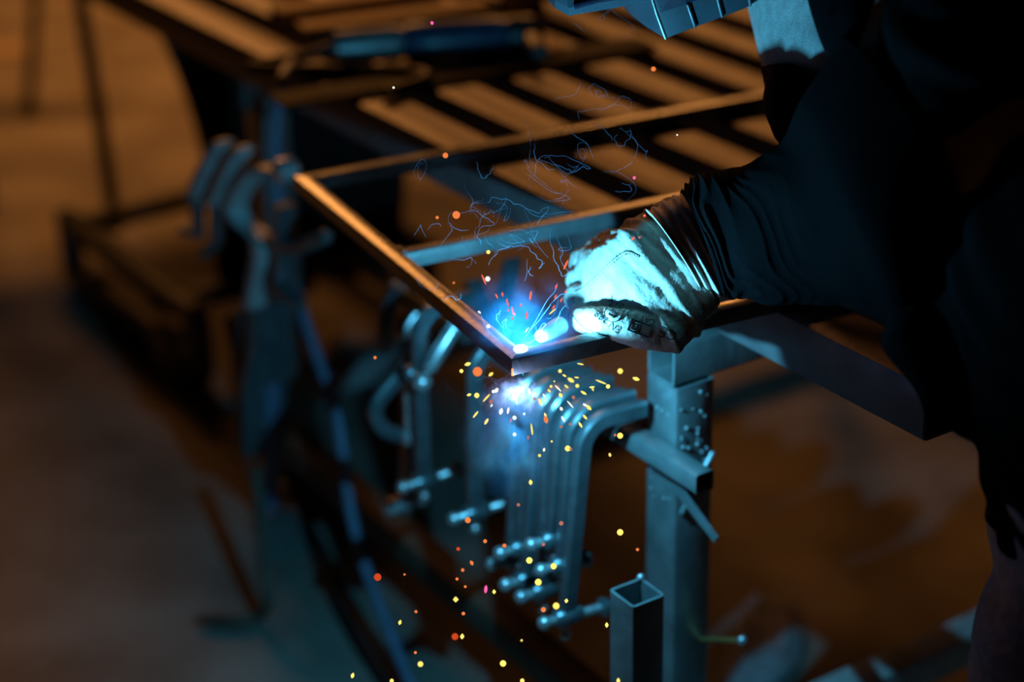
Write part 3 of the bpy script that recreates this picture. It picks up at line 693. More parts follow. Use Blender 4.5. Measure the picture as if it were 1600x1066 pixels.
for an in (ANL, ANR):
    bt_ = MB(); tow = V((-.80, .55, 0)).normalized()
    bt_.tube([an + Z * .10, an + Z * .02, an - Z * .02], [.062, .060, .056], 14)
    bt_.tube([an - Z * .03 - tow * .05, an - Z * .030 + tow * .05, an - Z * .042 + tow * .15], [.050, .052, .040], 14, round_ends=True)
    bo = pobj('boot', voxel_mesh(bt_, .006, 5, 'boot'), M['boot'], person)
    for v in bo.data.vertices: v.co.z = max(v.co.z, .012)
    so_ = MB(); ring = lambda z: [V((an.x, an.y, z)) + tow * (.05 + .135 * math.cos(q)) + tow.cross(Z) * (.052 * math.sin(q)) for q in [math.tau * k / 24 for k in range(24)]]
    so_.rings([ring(0.0), ring(.022)]); so_.build('sole', M['rubber'], bo)

# helmet
def hp(f, s_, u): return HC + hf * f + hs_ * s_ + hu * u
hm = MB(); rings = []
ROWS = (((.128, -.139), (.124, .040, -.143), (.115, .075, -.150), (.085, .086, -.146), (.030, .098, -.142), (-.030, .104, -.128), (-.055, .094, -.115)),
        ((.140, -.112), (.134, .042, -.114), (.118, .079, -.119), (.088, .092, -.116), (.030, .105, -.112), (-.040, .110, -.100), (-.070, .100, -.095)),
        ((.146, -.060), (.140, .044, -.060), (.120, .084, -.060), (.088, .101, -.060), (.025, .116, -.060), (-.050, .118, -.060), (-.085, .106, -.060)),
        ((.142, .020), (.136, .046, .020), (.116, .088, .020), (.082, .106, .020), (.015, .121, .020), (-.055, .121, .020), (-.092, .106, .020)),
        ((.118, .090), (.113, .042, .090), (.096, .078, .090), (.066, .097, .090), (.005, .110, .090), (-.055, .108, .090), (-.092, .092, .090)),
        ((.082, .135), (.078, .034, .135), (.066, .058, .135), (.044, .072, .135), (-.005, .080, .135), (-.050, .078, .135), (-.080, .066, .135)),
        ((.020, .158), (.018, .014, .158), (.014, .022, .158), (.006, .028, .158), (-.012, .030, .158), (-.030, .028, .158), (-.042, .022, .158)))
for row in ROWS:
    half = [(row[0][0], 0.0, row[0][1])] + list(row[1:])
    rings.append([hp(*q) for q in half] + [hp(q[0], -q[1], q[2]) for q in half[::-1][:-1]])
hm.rings(rings, cap0=False, cap1=True)
inn = [[p.lerp(HC, .05) for p in r] for r in rings]
hm.rings(inn, cap0=False, cap1=True)
n_ = len(rings[0]); k0 = len(hm.v) - 2 * n_ * len(rings)
for k in range(n_):
    q = (k + 1) % n_; hm.f.append((k0 + k, k0 + q, k0 + n_ * len(rings) + q, k0 + n_ * len(rings) + k))
shell = hm.build('helmet', M['helmet'], person)
shell.data.set_sharp_from_angle(angle=math.radians(24))
# lens housing pushed out in front, dark side panel, ribs and crease
mb = MB(); sect = []
for f, w_, lo, hi in ((.100, .068, -.110, .06), (.150, .064, -.107, .055), (.202, .058, -.098, .045), (.212, .048, -.088, .036)):
    c_ = .012; sect.append([hp(f, s_, u) for s_, u in ((-w_ + c_, lo), (w_ - c_, lo), (w_, lo + c_), (w_, hi - c_), (w_ - c_, hi), (-w_ + c_, hi), (-w_, hi - c_), (-w_, lo + c_))])
mb.rings(sect); hous = mb.build('lens_housing', M['helmet'], shell, smooth=False)
mb = MB(); mb.box(hp(.2115, 0, -.026), hp(.2145, 0, -.026), .088, .07, up=hu); mb.build('lens', M['lens'], shell)
for uu in (-.090, -.074):
    mb = MB(); mb.box(hp(.132, .0662, uu), hp(.196, .0592, uu + .004), .005, .007, up=hu); mb.build('housing_groove', M['helmetdark'], shell)
def side(k, i, up_=0.0, out=.0016):
    q = ROWS[k][i]; r_ = ROWS[k + 1][i]
    return hp(q[0] + (r_[0] - q[0]) * up_, q[1] + (r_[1] - q[1]) * up_ + out, q[2] + (r_[2] - q[2]) * up_)
mb = MB(); rr = []
for k, f_ in ((1, .0), (1, .5), (2, 0), (2, .6)):
    rr.append([side(k, 2, f_).lerp(side(k, 3, f_), .12), side(k, 3, f_), side(k, 4, f_), side(k, 5, f_)] + [side(k, 5, f_, -.003), side(k, 4, f_, -.003), side(k, 3, f_, -.003), side(k, 2, f_, -.003).lerp(side(k, 3, f_, -.003), .12)])
mb.rings(rr); mb.build('side_panel', M['helmetdark'], shell, smooth=False)
for i_, fr2 in ((3, .02), (3, .55), (4, .1), (4, .5)):
    a_ = [side(0, i_, f_).lerp(side(0, i_ + 1, f_), fr2) for f_ in (.04, .5, .97)]
    mb = MB(); mb.tube(a_, .0017, 8, round_ends=True); mb.build('rib', M['helmet'], shell)
mb = MB(); mb.tube([side(0, 2, 0, 0), side(1, 2, 0, 0), side(2, 2, 0, 0), side(3, 2, 0, 0)], .0016, 8, round_ends=True); mb.build('crease_edge', M['galv'], shell)
mb = MB(); mb.lathe(hp(-.02, .122, .02), hs_, [(0, .022), (.012, .022), (.016, .018)], 18); mb.build('pivot_knob', M['helmetdark'], shell)

# glove: palm loft + fingers + thumb grown into one surface
GS = (((0.1979, 1.8356, 0.9284), (-0.0243, 0.043, 0.0396), 0.046), ((0.1806, 1.8321, 0.9149), (-0.0305, 0.0456, 0.0393), 0.046), ((0.1696, 1.8308, 0.9038), (-0.0302, 0.051, 0.0426), 0.046), ((0.1543, 1.8319, 0.8929), (-0.029, 0.0568, 0.0446), 0.046), ((0.1336, 1.8434, 0.882), (-0.0248, 0.0612, 0.0422), 0.044), ((0.1103, 1.8681, 0.8712), (-0.0175, 0.058, 0.0374), 0.041), ((0.0912, 1.8899, 0.8598), (-0.0107, 0.0501, 0.0336), 0.036), ((0.0798, 1.9019, 0.8524), (-0.0051, 0.0393, 0.0268), 0.026))
gl = MB()
gl.rings(sub_rings(GS, 6, 56, lambda t, a: 0, .88, peak=lambda t: (.52 - .45 * max(0, (t - .45) / .55), max(0, min(1, (t - .22) * 5)))))
fing = (((0.0924, 1.9354, 0.881), (0.0792, 1.947, 0.8728), (0.0832, 1.9748, 0.8565), (0.1016, 1.9891, 0.8493), (0.1187, 1.9775, 0.8552)), ((0.0913, 1.914, 0.8681), (0.0753, 1.9256, 0.8598), (0.0792, 1.9533, 0.8434), (0.0975, 1.9675, 0.836), (0.1145, 1.956, 0.842)), ((0.09, 1.8891, 0.857), (0.0727, 1.9007, 0.8487), (0.0766, 1.9282, 0.832), (0.0947, 1.9424, 0.8245), (0.1115, 1.9309, 0.8306)), ((0.089, 1.8717, 0.8431), (0.0739, 1.8832, 0.8345), (0.0778, 1.9106, 0.8176), (0.0959, 1.9247, 0.81), (0.1126, 1.9133, 0.8162)))
for i, f in enumerate(fing):
    r = (.0138, .0146, .0146, .0138)[i]; gl.tube(catmull(f, 4), [r * (1 - .015 * k) for k in range(17)], 12, round_ends=True)
thumb = ((0.168, 1.7843, 0.8541), (0.1389, 1.7852, 0.8561), (0.1126, 1.7977, 0.8594), (0.0902, 1.8255, 0.8528), (0.0762, 1.8534, 0.8415))
gl.tube(catmull(thumb, 4), [.021, .021, .0205, .020, .0195, .019, .0185, .018, .0175, .017, .0165, .016, .0155, .015, .0145, .014, .013], 14, round_ends=True)
gme = voxel_mesh(gl, .0024, 6, 'glove')
kn = V((0.0712, 1.7743, 0.909)); wr = V((0.1941, 1.8097, 0.9379)); gx = (wr - kn).normalized(); gy = (upv - gx * upv.dot(gx)).normalized()
GL = (wr - kn).length
def ridge(d, w): return math.exp(-(d / w) ** 2)
for v, nn_ in with_normals(gme):
    p = v.co - kn; x = p.dot(gx) / GL; y = p.dot(gy); 
    d = .0016 * noise.noise(v.co * 60) + .0008 * noise.noise(v.co * 180)
    m_ = max(0, min(1, (x - .30) * 4))
    for k, (x0, sl, w_, am) in enumerate(((.44, -2.2, .034, .0036), (.56, -2.6, .030, -.003), (.66, -2.9, .034, .0036), (.77, -2.5, .028, -.0032), (.86, -2.2, .03, .0036), (.95, -2.0, .028, -.003))):
        xx = x0 + sl * (y + .01) * (1 + .25 * math.sin(k * 2.1)) + .035 * noise.noise(v.co * 25 + V((k, 0, 0)))
        d += m_ * am * ridge(x - xx, w_)
    d += -.002 * ridge(x - .22 - 1.2 * y, .02)
    v.co = v.co + nn_ * d
glove = pobj('glove', gme, M['glove'], person)
# cuff flared over the wrist
CS = (((0.1724, 1.8252, 0.9286), (-0.027, 0.0182, 0.0395), 0.057), ((0.1819, 1.8217, 0.9305), (-0.0279, 0.0201, 0.0437), 0.058), ((0.1956, 1.8171, 0.9349), (-0.027, 0.0223, 0.0485), 0.054), ((0.207, 1.8174, 0.9403), (-0.0235, 0.0228, 0.0496), 0.052), ((0.2201, 1.8182, 0.9446), (-0.0205, 0.0228, 0.0495), 0.048))
def cf(t, a):
    s_ = .0022 * math.sin(t * 34 + 1.2 * math.sin(a + .5)) + .0018 * noise.noise(V((math.cos(a) * 1.6, math.sin(a) * 1.6, t * 6)))
    return s_ + (.0025 if t < .06 else 0)
cu = MB(); R_ = sub_rings(CS, 12, 72, cf, .9)
cu.rings([[p.lerp(sum(r, V()) / len(r), .10) for p in r] for r in R_[:6]][::-1] + R_, cap0=False, cap1=False)
cuff = cu.build('cuff', M['glovecuff'], glove, auto=False)
# seam and print laid on the leather by casting onto the glove surface
bvh = BVHTree.FromPolygons([tuple(v.co + V((PELV.x, PELV.y, 0))) for v in gme.vertices], [tuple(p.vertices) for p in gme.polygons])
CAM = V((0, 0, 1.67)); FP = 2900.0
def on_glove(pt, lift):
    d = (pt - CAM).normalized(); hit = bvh.ray_cast(CAM, d)
    if hit[0] is None: return None
    n = hit[1] if hit[1].dot(d) < 0 else -hit[1]
    return hit[0] + n * lift
def seam(name, pts, r, m):
    path = [on_glove(p, r * .4) for p in catmull(pts, 10)]; path = [p for p in path if p]
    mb = MB(); mb.tube(path, r, 6); mb.build(name, m, glove); return path
sm = ((0.0661, 1.746, 0.9191), (0.0747, 1.7475, 0.9225), (0.0868, 1.7518, 0.9317), (0.1016, 1.7576, 0.9445), (0.115, 1.7619, 0.9537), (0.1229, 1.7629, 0.9559), (0.1333, 1.7611, 0.9521))
pth = seam('seam', sm, .0012, M['glove'])
mb = MB()
for i in range(1, len(pth) - 1, 2):
    t_ = (pth[i + 1] - pth[i - 1]).normalized(); nn = t_.cross(VD).normalized(); q = pth[i] + VD * .0006
    mb.tube([q - nn * .0022, q + nn * .0022], .00055, 5)
st_ = mb.build('stitches', M['stitch'], glove); st_['kind'] = 'stuff'
seam('thumb_seam', ((0.0616, 1.7373, 0.9002), (0.068, 1.7336, 0.8923), (0.0776, 1.7302, 0.8849), (0.088, 1.7285, 0.8811)), .0007, M['stitch'])

def print_text(body_, origin, dirx, size):
    """flat ink lettering on the leather"""
    cu_ = bpy.data.curves.new('print', 'FONT'); cu_.body = body_; cu_.size = size; cu_.align_x = 'CENTER'; cu_.align_y = 'CENTER'; cu_.resolution_u = 2
    o = bpy.data.objects.new('print', cu_); COL.objects.link(o)
    dg = bpy.context.evaluated_depsgraph_get(); me = bpy.data.meshes.new_from_object(o.evaluated_get(dg))
    bpy.data.objects.remove(o)
    x = dirx.normalized(); y = (VD.cross(x)).normalized()
    bm = bmesh.new(); bm.from_mesh(me); bmesh.ops.triangulate(bm, faces=bm.faces)
    bmesh.ops.subdivide_edges(bm, edges=[e for e in bm.edges if e.calc_length() > size * .3], cuts=1)
    for v in bm.verts:
        p = on_glove(origin + x * v.co.x + y * v.co.y, .0007)
        if p: v.co = p - V((PELV.x, PELV.y, 0))
        else: v.co = origin - V((PELV.x, PELV.y, 0))
    bm.to_mesh(me); bm.free()
    return link('print', me, M['ink'], glove)
def dirpx(dx, dy): return rgt * dx - upv * dy
def at_px(x, y): return CAM + (rgt * ((x - 800) / FP) - upv * ((y - 533) / FP) + fwd) * 1.93
TD = dirpx(-.80, -.60)
print_text('EN 388', V((0.1003, 1.7607, 0.8793)), TD, .0105)
print_text('2121X', V((0.1141, 1.7675, 0.8941)), TD, .0105)
print_text('CAT.II', V((0.139, 1.7614, 0.8808)), dirpx(-.93, -.36), .0085)
print_text('CE', V((0.1625, 1.755, 0.8669)), dirpx(-.95, -.30), .0155)
def print_line(pts, r, name='print_outline'):
    path = [on_glove(p, .0004) for p in pts]; path = [p for p in path if p]
    mb = MB(); mb.tube(path, r, 5); return mb.build(name, M['ink'], glove)
cc = V((0.1059, 1.7642, 0.887)); pr = .0088; xx, yy = TD.normalized(), VD.cross(TD).normalized()
print_line([cc + (xx * math.cos(q) + yy * math.sin(q)) * pr for q in [math.pi * (-.12) + math.pi * 1.24 * k / 20 for k in range(21)]] + [cc - xx * pr * .9 - yy * pr * .9, cc + xx * pr * .9 - yy * pr * .9, cc + xx * pr * .93 - yy * pr * .35], .0005)
print_line([cc + xx * pr * .35 + yy * pr * .4, cc + xx * pr * .35 - yy * pr * .4, cc - xx * pr * .35 - yy * pr * .4, cc - xx * pr * .35 + yy * pr * .4, cc + xx * pr * .35 + yy * pr * .4], .0006)
print_line([cc - xx * pr * .55 - yy * pr * .05, cc + xx * pr * .6 - yy * pr * .05], .0006)
bc = V((0.1334, 1.7575, 0.8724)); bx = dirpx(-.93, -.36).normalized(); by = VD.cross(bx).normalized()
for w_, h_, o_ in ((.0115, .0062, 0), (.0045, .0040, .004)):
    q = bc + bx * o_; c4 = [q + bx * w_ * i + by * h_ * j for i, j in ((1, 1), (-1, 1), (-1, -1), (1, -1), (1, 1))]
    print_line([c4[k].lerp(c4[k + 1], f / 6) for k in range(4) for f in range(6)] + [c4[4]], .0005)
print_line([bc + bx * .004 + by * .002, bc + bx * .004 - by * .0022], .0007)

# right glove on the far hand (hidden behind the body)
rd = V((-.10, .02, -.06)).normalized(); rs = rd.cross(Z).normalized(); rn = rd.cross(rs).normalized() 
rg_ = MB(); hand_shapes(rg_, WR, rd, -rn if rn.z > 0 else rn, rs, .6)
gm2 = voxel_mesh(rg_, .004, 3, 'glove_far')
for v, nn_ in with_normals(gm2): v.co = v.co + nn_ * .0028
pobj('glove', gm2, M['glove'], person)

# ------------------------------------------------------------------ welding torch in the fist
n0, n1, n2, n3 = V((0.0302, 1.8042, 0.8446)), V((0.066, 1.8626, 0.8377)), V((0.09, 1.8915, 0.8406)), V((0.1458, 1.9251, 0.8658))
to = thing('welding_torch', 'welding torch held in the tan glove, its lit nozzle pointing at the arc', 'torch', tuple(n1))
mb = MB(); mb.lathe(n0, n1 - n0, [(0.012, .0035), (0.0, .0050), (.0, .0062), (.006, .0078), (.030, .0098), (.044, .0100)], 20); nz = mb.build('nozzle', M['copper'], to)
mb = MB(); mb.tube([n0 - (n1 - n0).normalized() * .008, n0 + (n1 - n0).normalized() * .004], .0011, 8); mb.build('wire', M['clampscrew'], nz)
mb = MB(); mb.tube(catmull([n1 + (n1 - n0).normalized() * .004, n2, n2.lerp(n3, .5)], 6), .0085, 12); mb.build('torch_neck', M['black'], to)
mb = MB(); mb.tube(catmull([n2.lerp(n3, .35), n3, n3 + (n3 - n2) * .35], 5), .0135, 12, round_ends=True); mb.build('torch_handle', M['black'], to)
e0 = n3 + (n3 - n2) * .35
mb = MB(); mb.tube(catmull([e0, e0 + V((.05, .05, .0)), V((.30, 1.96, .88)), V((.42, 2.0, .93)), V((.80, 1.95, .80)), V((1.05, 1.8, .30)), V((1.15, 1.7, .02)), V((1.6, 1.5, .015))], 8), .010, 10); mb.build('torch_hose', M['rubber'], to)

# ------------------------------------------------------------------ smoke
def smoke_mat(name, dens, scale, color, thresh, soft, seed, centre, rad):
    m = bpy.data.materials.new(name); m.use_nodes = True; nt = m.node_tree; n = nt.nodes; l = nt.links
    n.remove(n['Principled BSDF'])
    sc = n.new('ShaderNodeVolumeScatter'); sc.inputs['Color'].default_value = (*color, 1); sc.inputs['Anisotropy'].default_value = 0.15
    tc = n.new('ShaderNodeTexCoord')
    wp = n.new('ShaderNodeTexNoise'); wp.inputs['Scale'].default_value = scale * .6; wp.inputs['Detail'].default_value = 2
    l.new(tc.outputs['Object'], wp.inputs['Vector'])
    mx = n.new('ShaderNodeVectorMath'); mx.operation = 'MULTIPLY_ADD'; mx.inputs[1].default_value = (.06, .06, .06)
    l.new(wp.outputs['Color'], mx.inputs[0]); l.new(tc.outputs['Object'], mx.inputs[2])
    nz = n.new('ShaderNodeTexNoise'); nz.inputs['Scale'].default_value = scale; nz.inputs['Detail'].default_value = 5; nz.inputs['Roughness'].default_value = .6
    l.new(mx.outputs[0], nz.inputs['Vector'])
    mr = n.new('ShaderNodeMapRange'); mr.inputs['From Min'].default_value = thresh; mr.inputs['From Max'].default_value = thresh + soft
    mr.inputs['To Min'].default_value = 0; mr.inputs['To Max'].default_value = 1; l.new(nz.outputs[0], mr.inputs['Value'])
    # thins out towards the edge of the cloud
    sub = n.new('ShaderNodeVectorMath'); sub.operation = 'MULTIPLY'; sub.inputs[1].default_value = (1 / rad[0], 1 / rad[1], 1 / rad[2]); l.new(tc.outputs['Object'], sub.inputs[0])
    ln = n.new('ShaderNodeVectorMath'); ln.operation = 'LENGTH'; l.new(sub.outputs[0], ln.inputs[0])
    fo = n.new('ShaderNodeMapRange'); fo.interpolation_type = 'SMOOTHSTEP'; fo.inputs['From Min'].default_value = .15; fo.inputs['From Max'].default_value = 1.0; fo.inputs['To Min'].default_value = 1; fo.inputs['To Max'].default_value = 0
    l.new(ln.outputs['Value'], fo.inputs['Value'])
    mu = n.new('ShaderNodeMath'); mu.operation = 'MULTIPLY'; l.new(mr.outputs[0], mu.inputs[0]); l.new(fo.outputs[0], mu.inputs[1])
    m2 = n.new('ShaderNodeMath'); m2.operation = 'MULTIPLY'; m2.inputs[1].default_value = dens; l.new(mu.outputs[0], m2.inputs[0])
    l.new(m2.outputs[0], sc.inputs['Density']); l.new(sc.outputs[0], n['Material Output'].inputs['Volume'])
    return m
def smoke(name, label, centre, rad, dens, scale, color, thresh=.42, soft=.3):
    centre = V(centre)
    mb = MB(); mb.sphere(V((0, 0, 0)), 1.0, 24, 14, rad)
    o = mb.build(name, smoke_mat(name, dens, scale, color, thresh, soft, 0, centre, rad)); o.location = centre
    return tag(o, label, 'smoke', None, 'stuff')
SMC = (0.13, 0.48, 1.0)
smoke('smoke_plume', 'blue smoke billowing down under the welded corner', (-0.0027, 1.7009, 0.7733), (.062, .055, .072), 40.0, 36, SMC, .42, .22)
smoke('smoke_puff', 'pale smoke puff right beneath the corner of the frame', (0.0037, 1.7236, 0.8106), (.050, .036, .024), 46.0, 75, (.75, .85, 1), .47, .18)
smoke('smoke_cloud', 'blue smoke hanging above the weld inside the frame', (0.014, 1.7716, 0.8791), (.080, .080, .060), 1.3, 28, SMC, .42, .22)

# fine curling threads of smoke
wm = bpy.data.materials.new('smoke_thread'); wm.use_nodes = True
nt = wm.node_tree; bs = nt.nodes['Principled BSDF']; bs.inputs['Base Color'].default_value = (.42, .66, 1.0, 1); bs.inputs['Roughness'].default_value = 1; bs.inputs['Specular IOR Level'].default_value = 0
tr1 = nt.nodes.new('ShaderNodeBsdfTransparent'); tl = nt.nodes.new('ShaderNodeBsdfTranslucent'); tl.inputs[0].default_value = (.42, .66, 1.0, 1)
ad = nt.nodes.new('ShaderNodeMixShader'); ad.inputs[0].default_value = .5
df = nt.nodes.new('ShaderNodeBsdfDiffuse'); df.inputs[0].default_value = (.42, .66, 1.0, 1)
nt.links.new(df.outputs[0], ad.inputs[1]); nt.links.new(tl.outputs[0], ad.inputs[2])
mx = nt.nodes.new('ShaderNodeMixShader'); mx.inputs[0].default_value = .06
nt.links.new(tr1.outputs[0], mx.inputs[1]); nt.links.new(ad.outputs[0], mx.inputs[2]); nt.links.new(mx.outputs[0], nt.nodes['Material Output'].inputs['Surface'])
nt.nodes.remove(bs)
hand = (((0.0922, 1.8397, 1.0989), (0.088, 1.861, 1.0973), (0.091, 1.8825, 1.0962), (0.0982, 1.8537, 1.1054), (0.1065, 1.8707, 1.0945), (0.1041, 1.8398, 1.0992), (0.0985, 1.8589, 1.0928), (0.0949, 1.8796, 1.09), (0.0968, 1.852, 1.1019), (0.103, 1.869, 1.091), (0.1119, 1.8386, 1.0967)), ((0.0492, 1.8374, 1.094), (0.0599, 1.8593, 1.0937), (0.0754, 1.8798, 1.0905), (0.0785, 1.8556, 1.1095)), ((0.075, 1.8289, 1.0754), (0.0767, 1.8519, 1.0776), (0.0904, 1.8721, 1.0736), (0.1042, 1.8437, 1.0836), (0.1168, 1.8644, 1.0809), (0.1248, 1.8349, 1.0886), (0.1293, 1.8508, 1.0752)), ((0.0951, 1.833, 1.0845), (0.1095, 1.8538, 1.0817), (0.1223, 1.8773, 1.0851), (0.1289, 1.8467, 1.0903), (0.1288, 1.8632, 1.0782)), ((0.1149, 1.8229, 1.0625), (0.1119, 1.8387, 1.049), (0.1169, 1.8555, 1.0375), (0.1232, 1.8291, 1.0519), (0.1294, 1.8525, 1.0551), (0.1176, 1.8251, 1.0672)), ((0.1242, 1.8242, 1.0653), (0.1319, 1.8404, 1.0527), (0.1424, 1.8546, 1.0357), (0.1441, 1.8238, 1.0406), (0.1441, 1.8401, 1.028)), ((0.0312, 1.8134, 1.0417), (0.0461, 1.8303, 1.0306), (0.0585, 1.8471, 1.0194), (0.0675, 1.8169, 1.0255), (0.0783, 1.8374, 1.0222), (0.0849, 1.8081, 1.0303), (0.0748, 1.8308, 1.0317), (0.0588, 1.8519, 1.0298), (0.0381, 1.8233, 1.0395)), ((0.0284, 1.8197, 1.0556), (0.0291, 1.8346, 1.04), (0.0332, 1.8502, 1.0261), (0.0421, 1.8244, 1.0418)), ((0.0507, 1.8077, 1.0293), (0.0413, 1.8284, 1.0264), (0.0331, 1.8496, 1.0249), (0.0257, 1.8155, 1.0223)), ((0.0902, 1.8281, 1.0738), (0.1022, 1.8436, 1.0595), (0.1117, 1.8578, 1.0426)), ((0.0637, 1.8262, 1.0697), (0.0754, 1.8411, 1.0541), (0.086, 1.8558, 1.0383), (0.0884, 1.8231, 1.0389)), ((0.1275, 1.8255, 1.0682), (0.1351, 1.8376, 1.0466), (0.1327, 1.8497, 1.0249), (0.1205, 1.8172, 1.0261), (0.1083, 1.8354, 1.0179)), ((0.1175, 1.8022, 1.0175), (0.1267, 1.8202, 1.0087), (0.1278, 1.8365, 0.9963), (0.1112, 1.8073, 1.0046)), ((-0.0314, 1.8121, 1.039), (-0.03, 1.8269, 1.0233), (-0.0258, 1.8435, 1.0116), (-0.0186, 1.8173, 1.0264), (-0.0139, 1.8396, 1.0269)), ((-0.0226, 1.7952, 1.0023), (-0.0128, 1.8153, 0.9981), (0.0005, 1.8334, 0.9896), (0.0135, 1.802, 0.9931), (0.0316, 1.8184, 0.9808), (0.0418, 1.7926, 0.9966)), ((0.0418, 1.7926, 0.9966), (0.0366, 1.8067, 0.9794), (0.0288, 1.8227, 0.9663)), ((-0.021, 1.768, 0.943), (-0.0143, 1.7911, 0.9455), (-0.0042, 1.8124, 0.9439), (0.0125, 1.7852, 0.9564), (0.0258, 1.8008, 0.9426), (0.0336, 1.7674, 0.9417), (0.0299, 1.7845, 0.9312), (0.0358, 1.8058, 0.9295)), ((-0.0493, 1.7903, 0.9916), (-0.0331, 1.8097, 0.9859), (-0.0201, 1.8261, 0.9736), (-0.0154, 1.7951, 0.9782)), ((-0.0627, 1.7863, 0.9829), (-0.0535, 1.8027, 0.9706), (-0.044, 1.8201, 0.9607)), ((-0.0366, 1.7819, 0.9733), (-0.0305, 1.7977, 0.9598), (-0.0296, 1.8144, 0.9481)), ((0.0174, 1.781, 0.9714), (0.0296, 1.8007, 0.9662), (0.0242, 1.8149, 0.9493), (0.0193, 1.7887, 0.9641), (0.028, 1.8033, 0.948)), ((0.0425, 1.7824, 0.9744), (0.0438, 1.7941, 0.952), (0.0479, 1.8056, 0.9292), (0.0547, 1.7722, 0.9284), (0.0607, 1.792, 0.9236)), ((0.0218, 1.7675, 0.942), (0.0192, 1.7833, 0.9284), (0.0233, 1.7997, 0.9163)), ((-0.0152, 1.7451, 0.8932), (-0.0112, 1.7661, 0.891), (-0.0161, 1.7827, 0.8794), (-0.0141, 1.7525, 0.8855), (-0.009, 1.769, 0.8735)), ((-0.0076, 1.7403, 0.8828), (-0.0088, 1.7613, 0.8807), (-0.0048, 1.7809, 0.8754), (-0.0063, 1.7502, 0.8805), (-0.0024, 1.7667, 0.8685)), ((0.0946, 1.8777, 1.1815), (0.1049, 1.8983, 1.1786), (0.1113, 1.9163, 1.1697), (0.1015, 1.8846, 1.1727), (0.1011, 1.9021, 1.1627), (0.1062, 1.8737, 1.1728), (0.1122, 1.8966, 1.1748), (0.1265, 1.911, 1.1583), (0.1343, 1.8788, 1.1599), (0.1322, 1.8961, 1.1498), (0.1267, 1.8641, 1.152)), ((0.071, 1.8702, 1.1653), (0.0784, 1.8892, 1.1586), (0.0838, 1.9064, 1.1483)), ((-0.0438, 1.72, 0.8388), (-0.0377, 1.7363, 0.8263), (-0.0333, 1.7559, 0.8211), (-0.0209, 1.7282, 0.8327), (-0.0159, 1.7439, 0.819)), ((0.0686, 1.7257, 0.8511), (0.0737, 1.7395, 0.8333), (0.0796, 1.753, 0.8148), (0.0821, 1.7332, 0.8435), (0.081, 1.7527, 0.838)), ((0.0847, 1.72, 0.8387), (0.0957, 1.7399, 0.834), (0.1082, 1.76, 0.83), (0.1153, 1.735, 0.8475)), ((0.0293, 1.6986, 0.7922), (0.0389, 1.7154, 0.7809), (0.0458, 1.7298, 0.7642), (0.0436, 1.7004, 0.7722)), ((-0.0225, 1.6923, 0.7784), (-0.0129, 1.7071, 0.7628), (-0.0167, 1.7192, 0.7413), (-0.0266, 1.6896, 0.7486), (-0.0369, 1.7084, 0.7417), (-0.0295, 1.6855, 0.7636)), ((-0.0391, 1.6897, 0.7728), (-0.0293, 1.7101, 0.7693), (-0.0197, 1.7249, 0.7536), (-0.0131, 1.6941, 0.7585), (-0.0182, 1.7076, 0.74)), ((0.0219, 1.7056, 0.8073), (0.0229, 1.7151, 0.7801), (0.0199, 1.7244, 0.7526), (0.0219, 1.6923, 0.7547)), ((-0.0521, 1.6926, 0.7791), (-0.0425, 1.713, 0.7756), (-0.0295, 1.7295, 0.7636), (-0.021, 1.705, 0.7822)), ((-0.0216, 1.706, 0.8083), (-0.014, 1.721, 0.7931), (-0.0191, 1.7347, 0.7749), (-0.0104, 1.706, 0.7843), (-0.0161, 1.7188, 0.7643)), ((0.0106, 1.736, 0.8734), (0.0272, 1.7617, 0.8816), (0.0448, 1.7888, 0.8926), (0.0569, 1.765, 0.9127)), ((0.0106, 1.736, 0.8734), (0.0307, 1.765, 0.8888), (0.05, 1.7972, 0.9108)), ((0.0145, 1.7351, 0.8715), (0.0338, 1.7608, 0.8796), (0.0313, 1.7772, 0.8672), (0.028, 1.7476, 0.8749)), ((0.0432, 1.7406, 0.8834), (0.0485, 1.7626, 0.8835), (0.0519, 1.7842, 0.8826), (0.0605, 1.7583, 0.8981)), ((-0.0713, 1.7534, 0.9113), (-0.062, 1.773, 0.9061), (-0.056, 1.7899, 0.895), (-0.0504, 1.7651, 0.9128)), ((0.0322, 1.7233, 0.846), (0.0445, 1.7404, 0.8352), (0.0561, 1.755, 0.819)), ((0.0028, 1.7278, 0.8556), (0.0073, 1.7417, 0.8379)), ((-0.0973, 1.7812, 0.9718), (-0.0926, 1.8048, 0.9752), (-0.0879, 1.8184, 0.9569)), ((-0.0839, 1.7838, 0.9774), (-0.0766, 1.8052, 0.976), (-0.0708, 1.8232, 0.9675)))
wi = MB()
for l_ in hand:
    P = catmull(l_, 8); P = [p + V([.0035 * noise.noise(p * 60 + V((i_, 0, 0))) for i_ in (1, 5, 9)]) for p in P]
    m_ = len(P); wi.tube(P, [.00016 + .00020 * math.sin(math.pi * k / (m_ - 1)) for k in range(m_)], 5)
cen = V((0.0405, 1.8282, 0.9782))
for k in range(44):
    p = V((0.0167, 1.8228, 0.9666)) + rgt * random.gauss(0, .055) + upv * random.gauss(0, .045) + fwd * random.gauss(0, .03)
    d = V([random.uniform(-1, 1) for _ in range(3)]); P = []
    for s_ in range(random.randint(14, 40)):
        P.append(p.copy()); f = V([noise.noise(p * 34 + V((11 * i_, 3 * k % 7, 0))) for i_ in range(3)]); d = (d * .72 + f * .9).normalized(); p = p + d * .0022
    wi.tube(P, [.00009 + .00015 * math.sin(math.pi * j / (len(P) - 1)) for j in range(len(P))], 4)
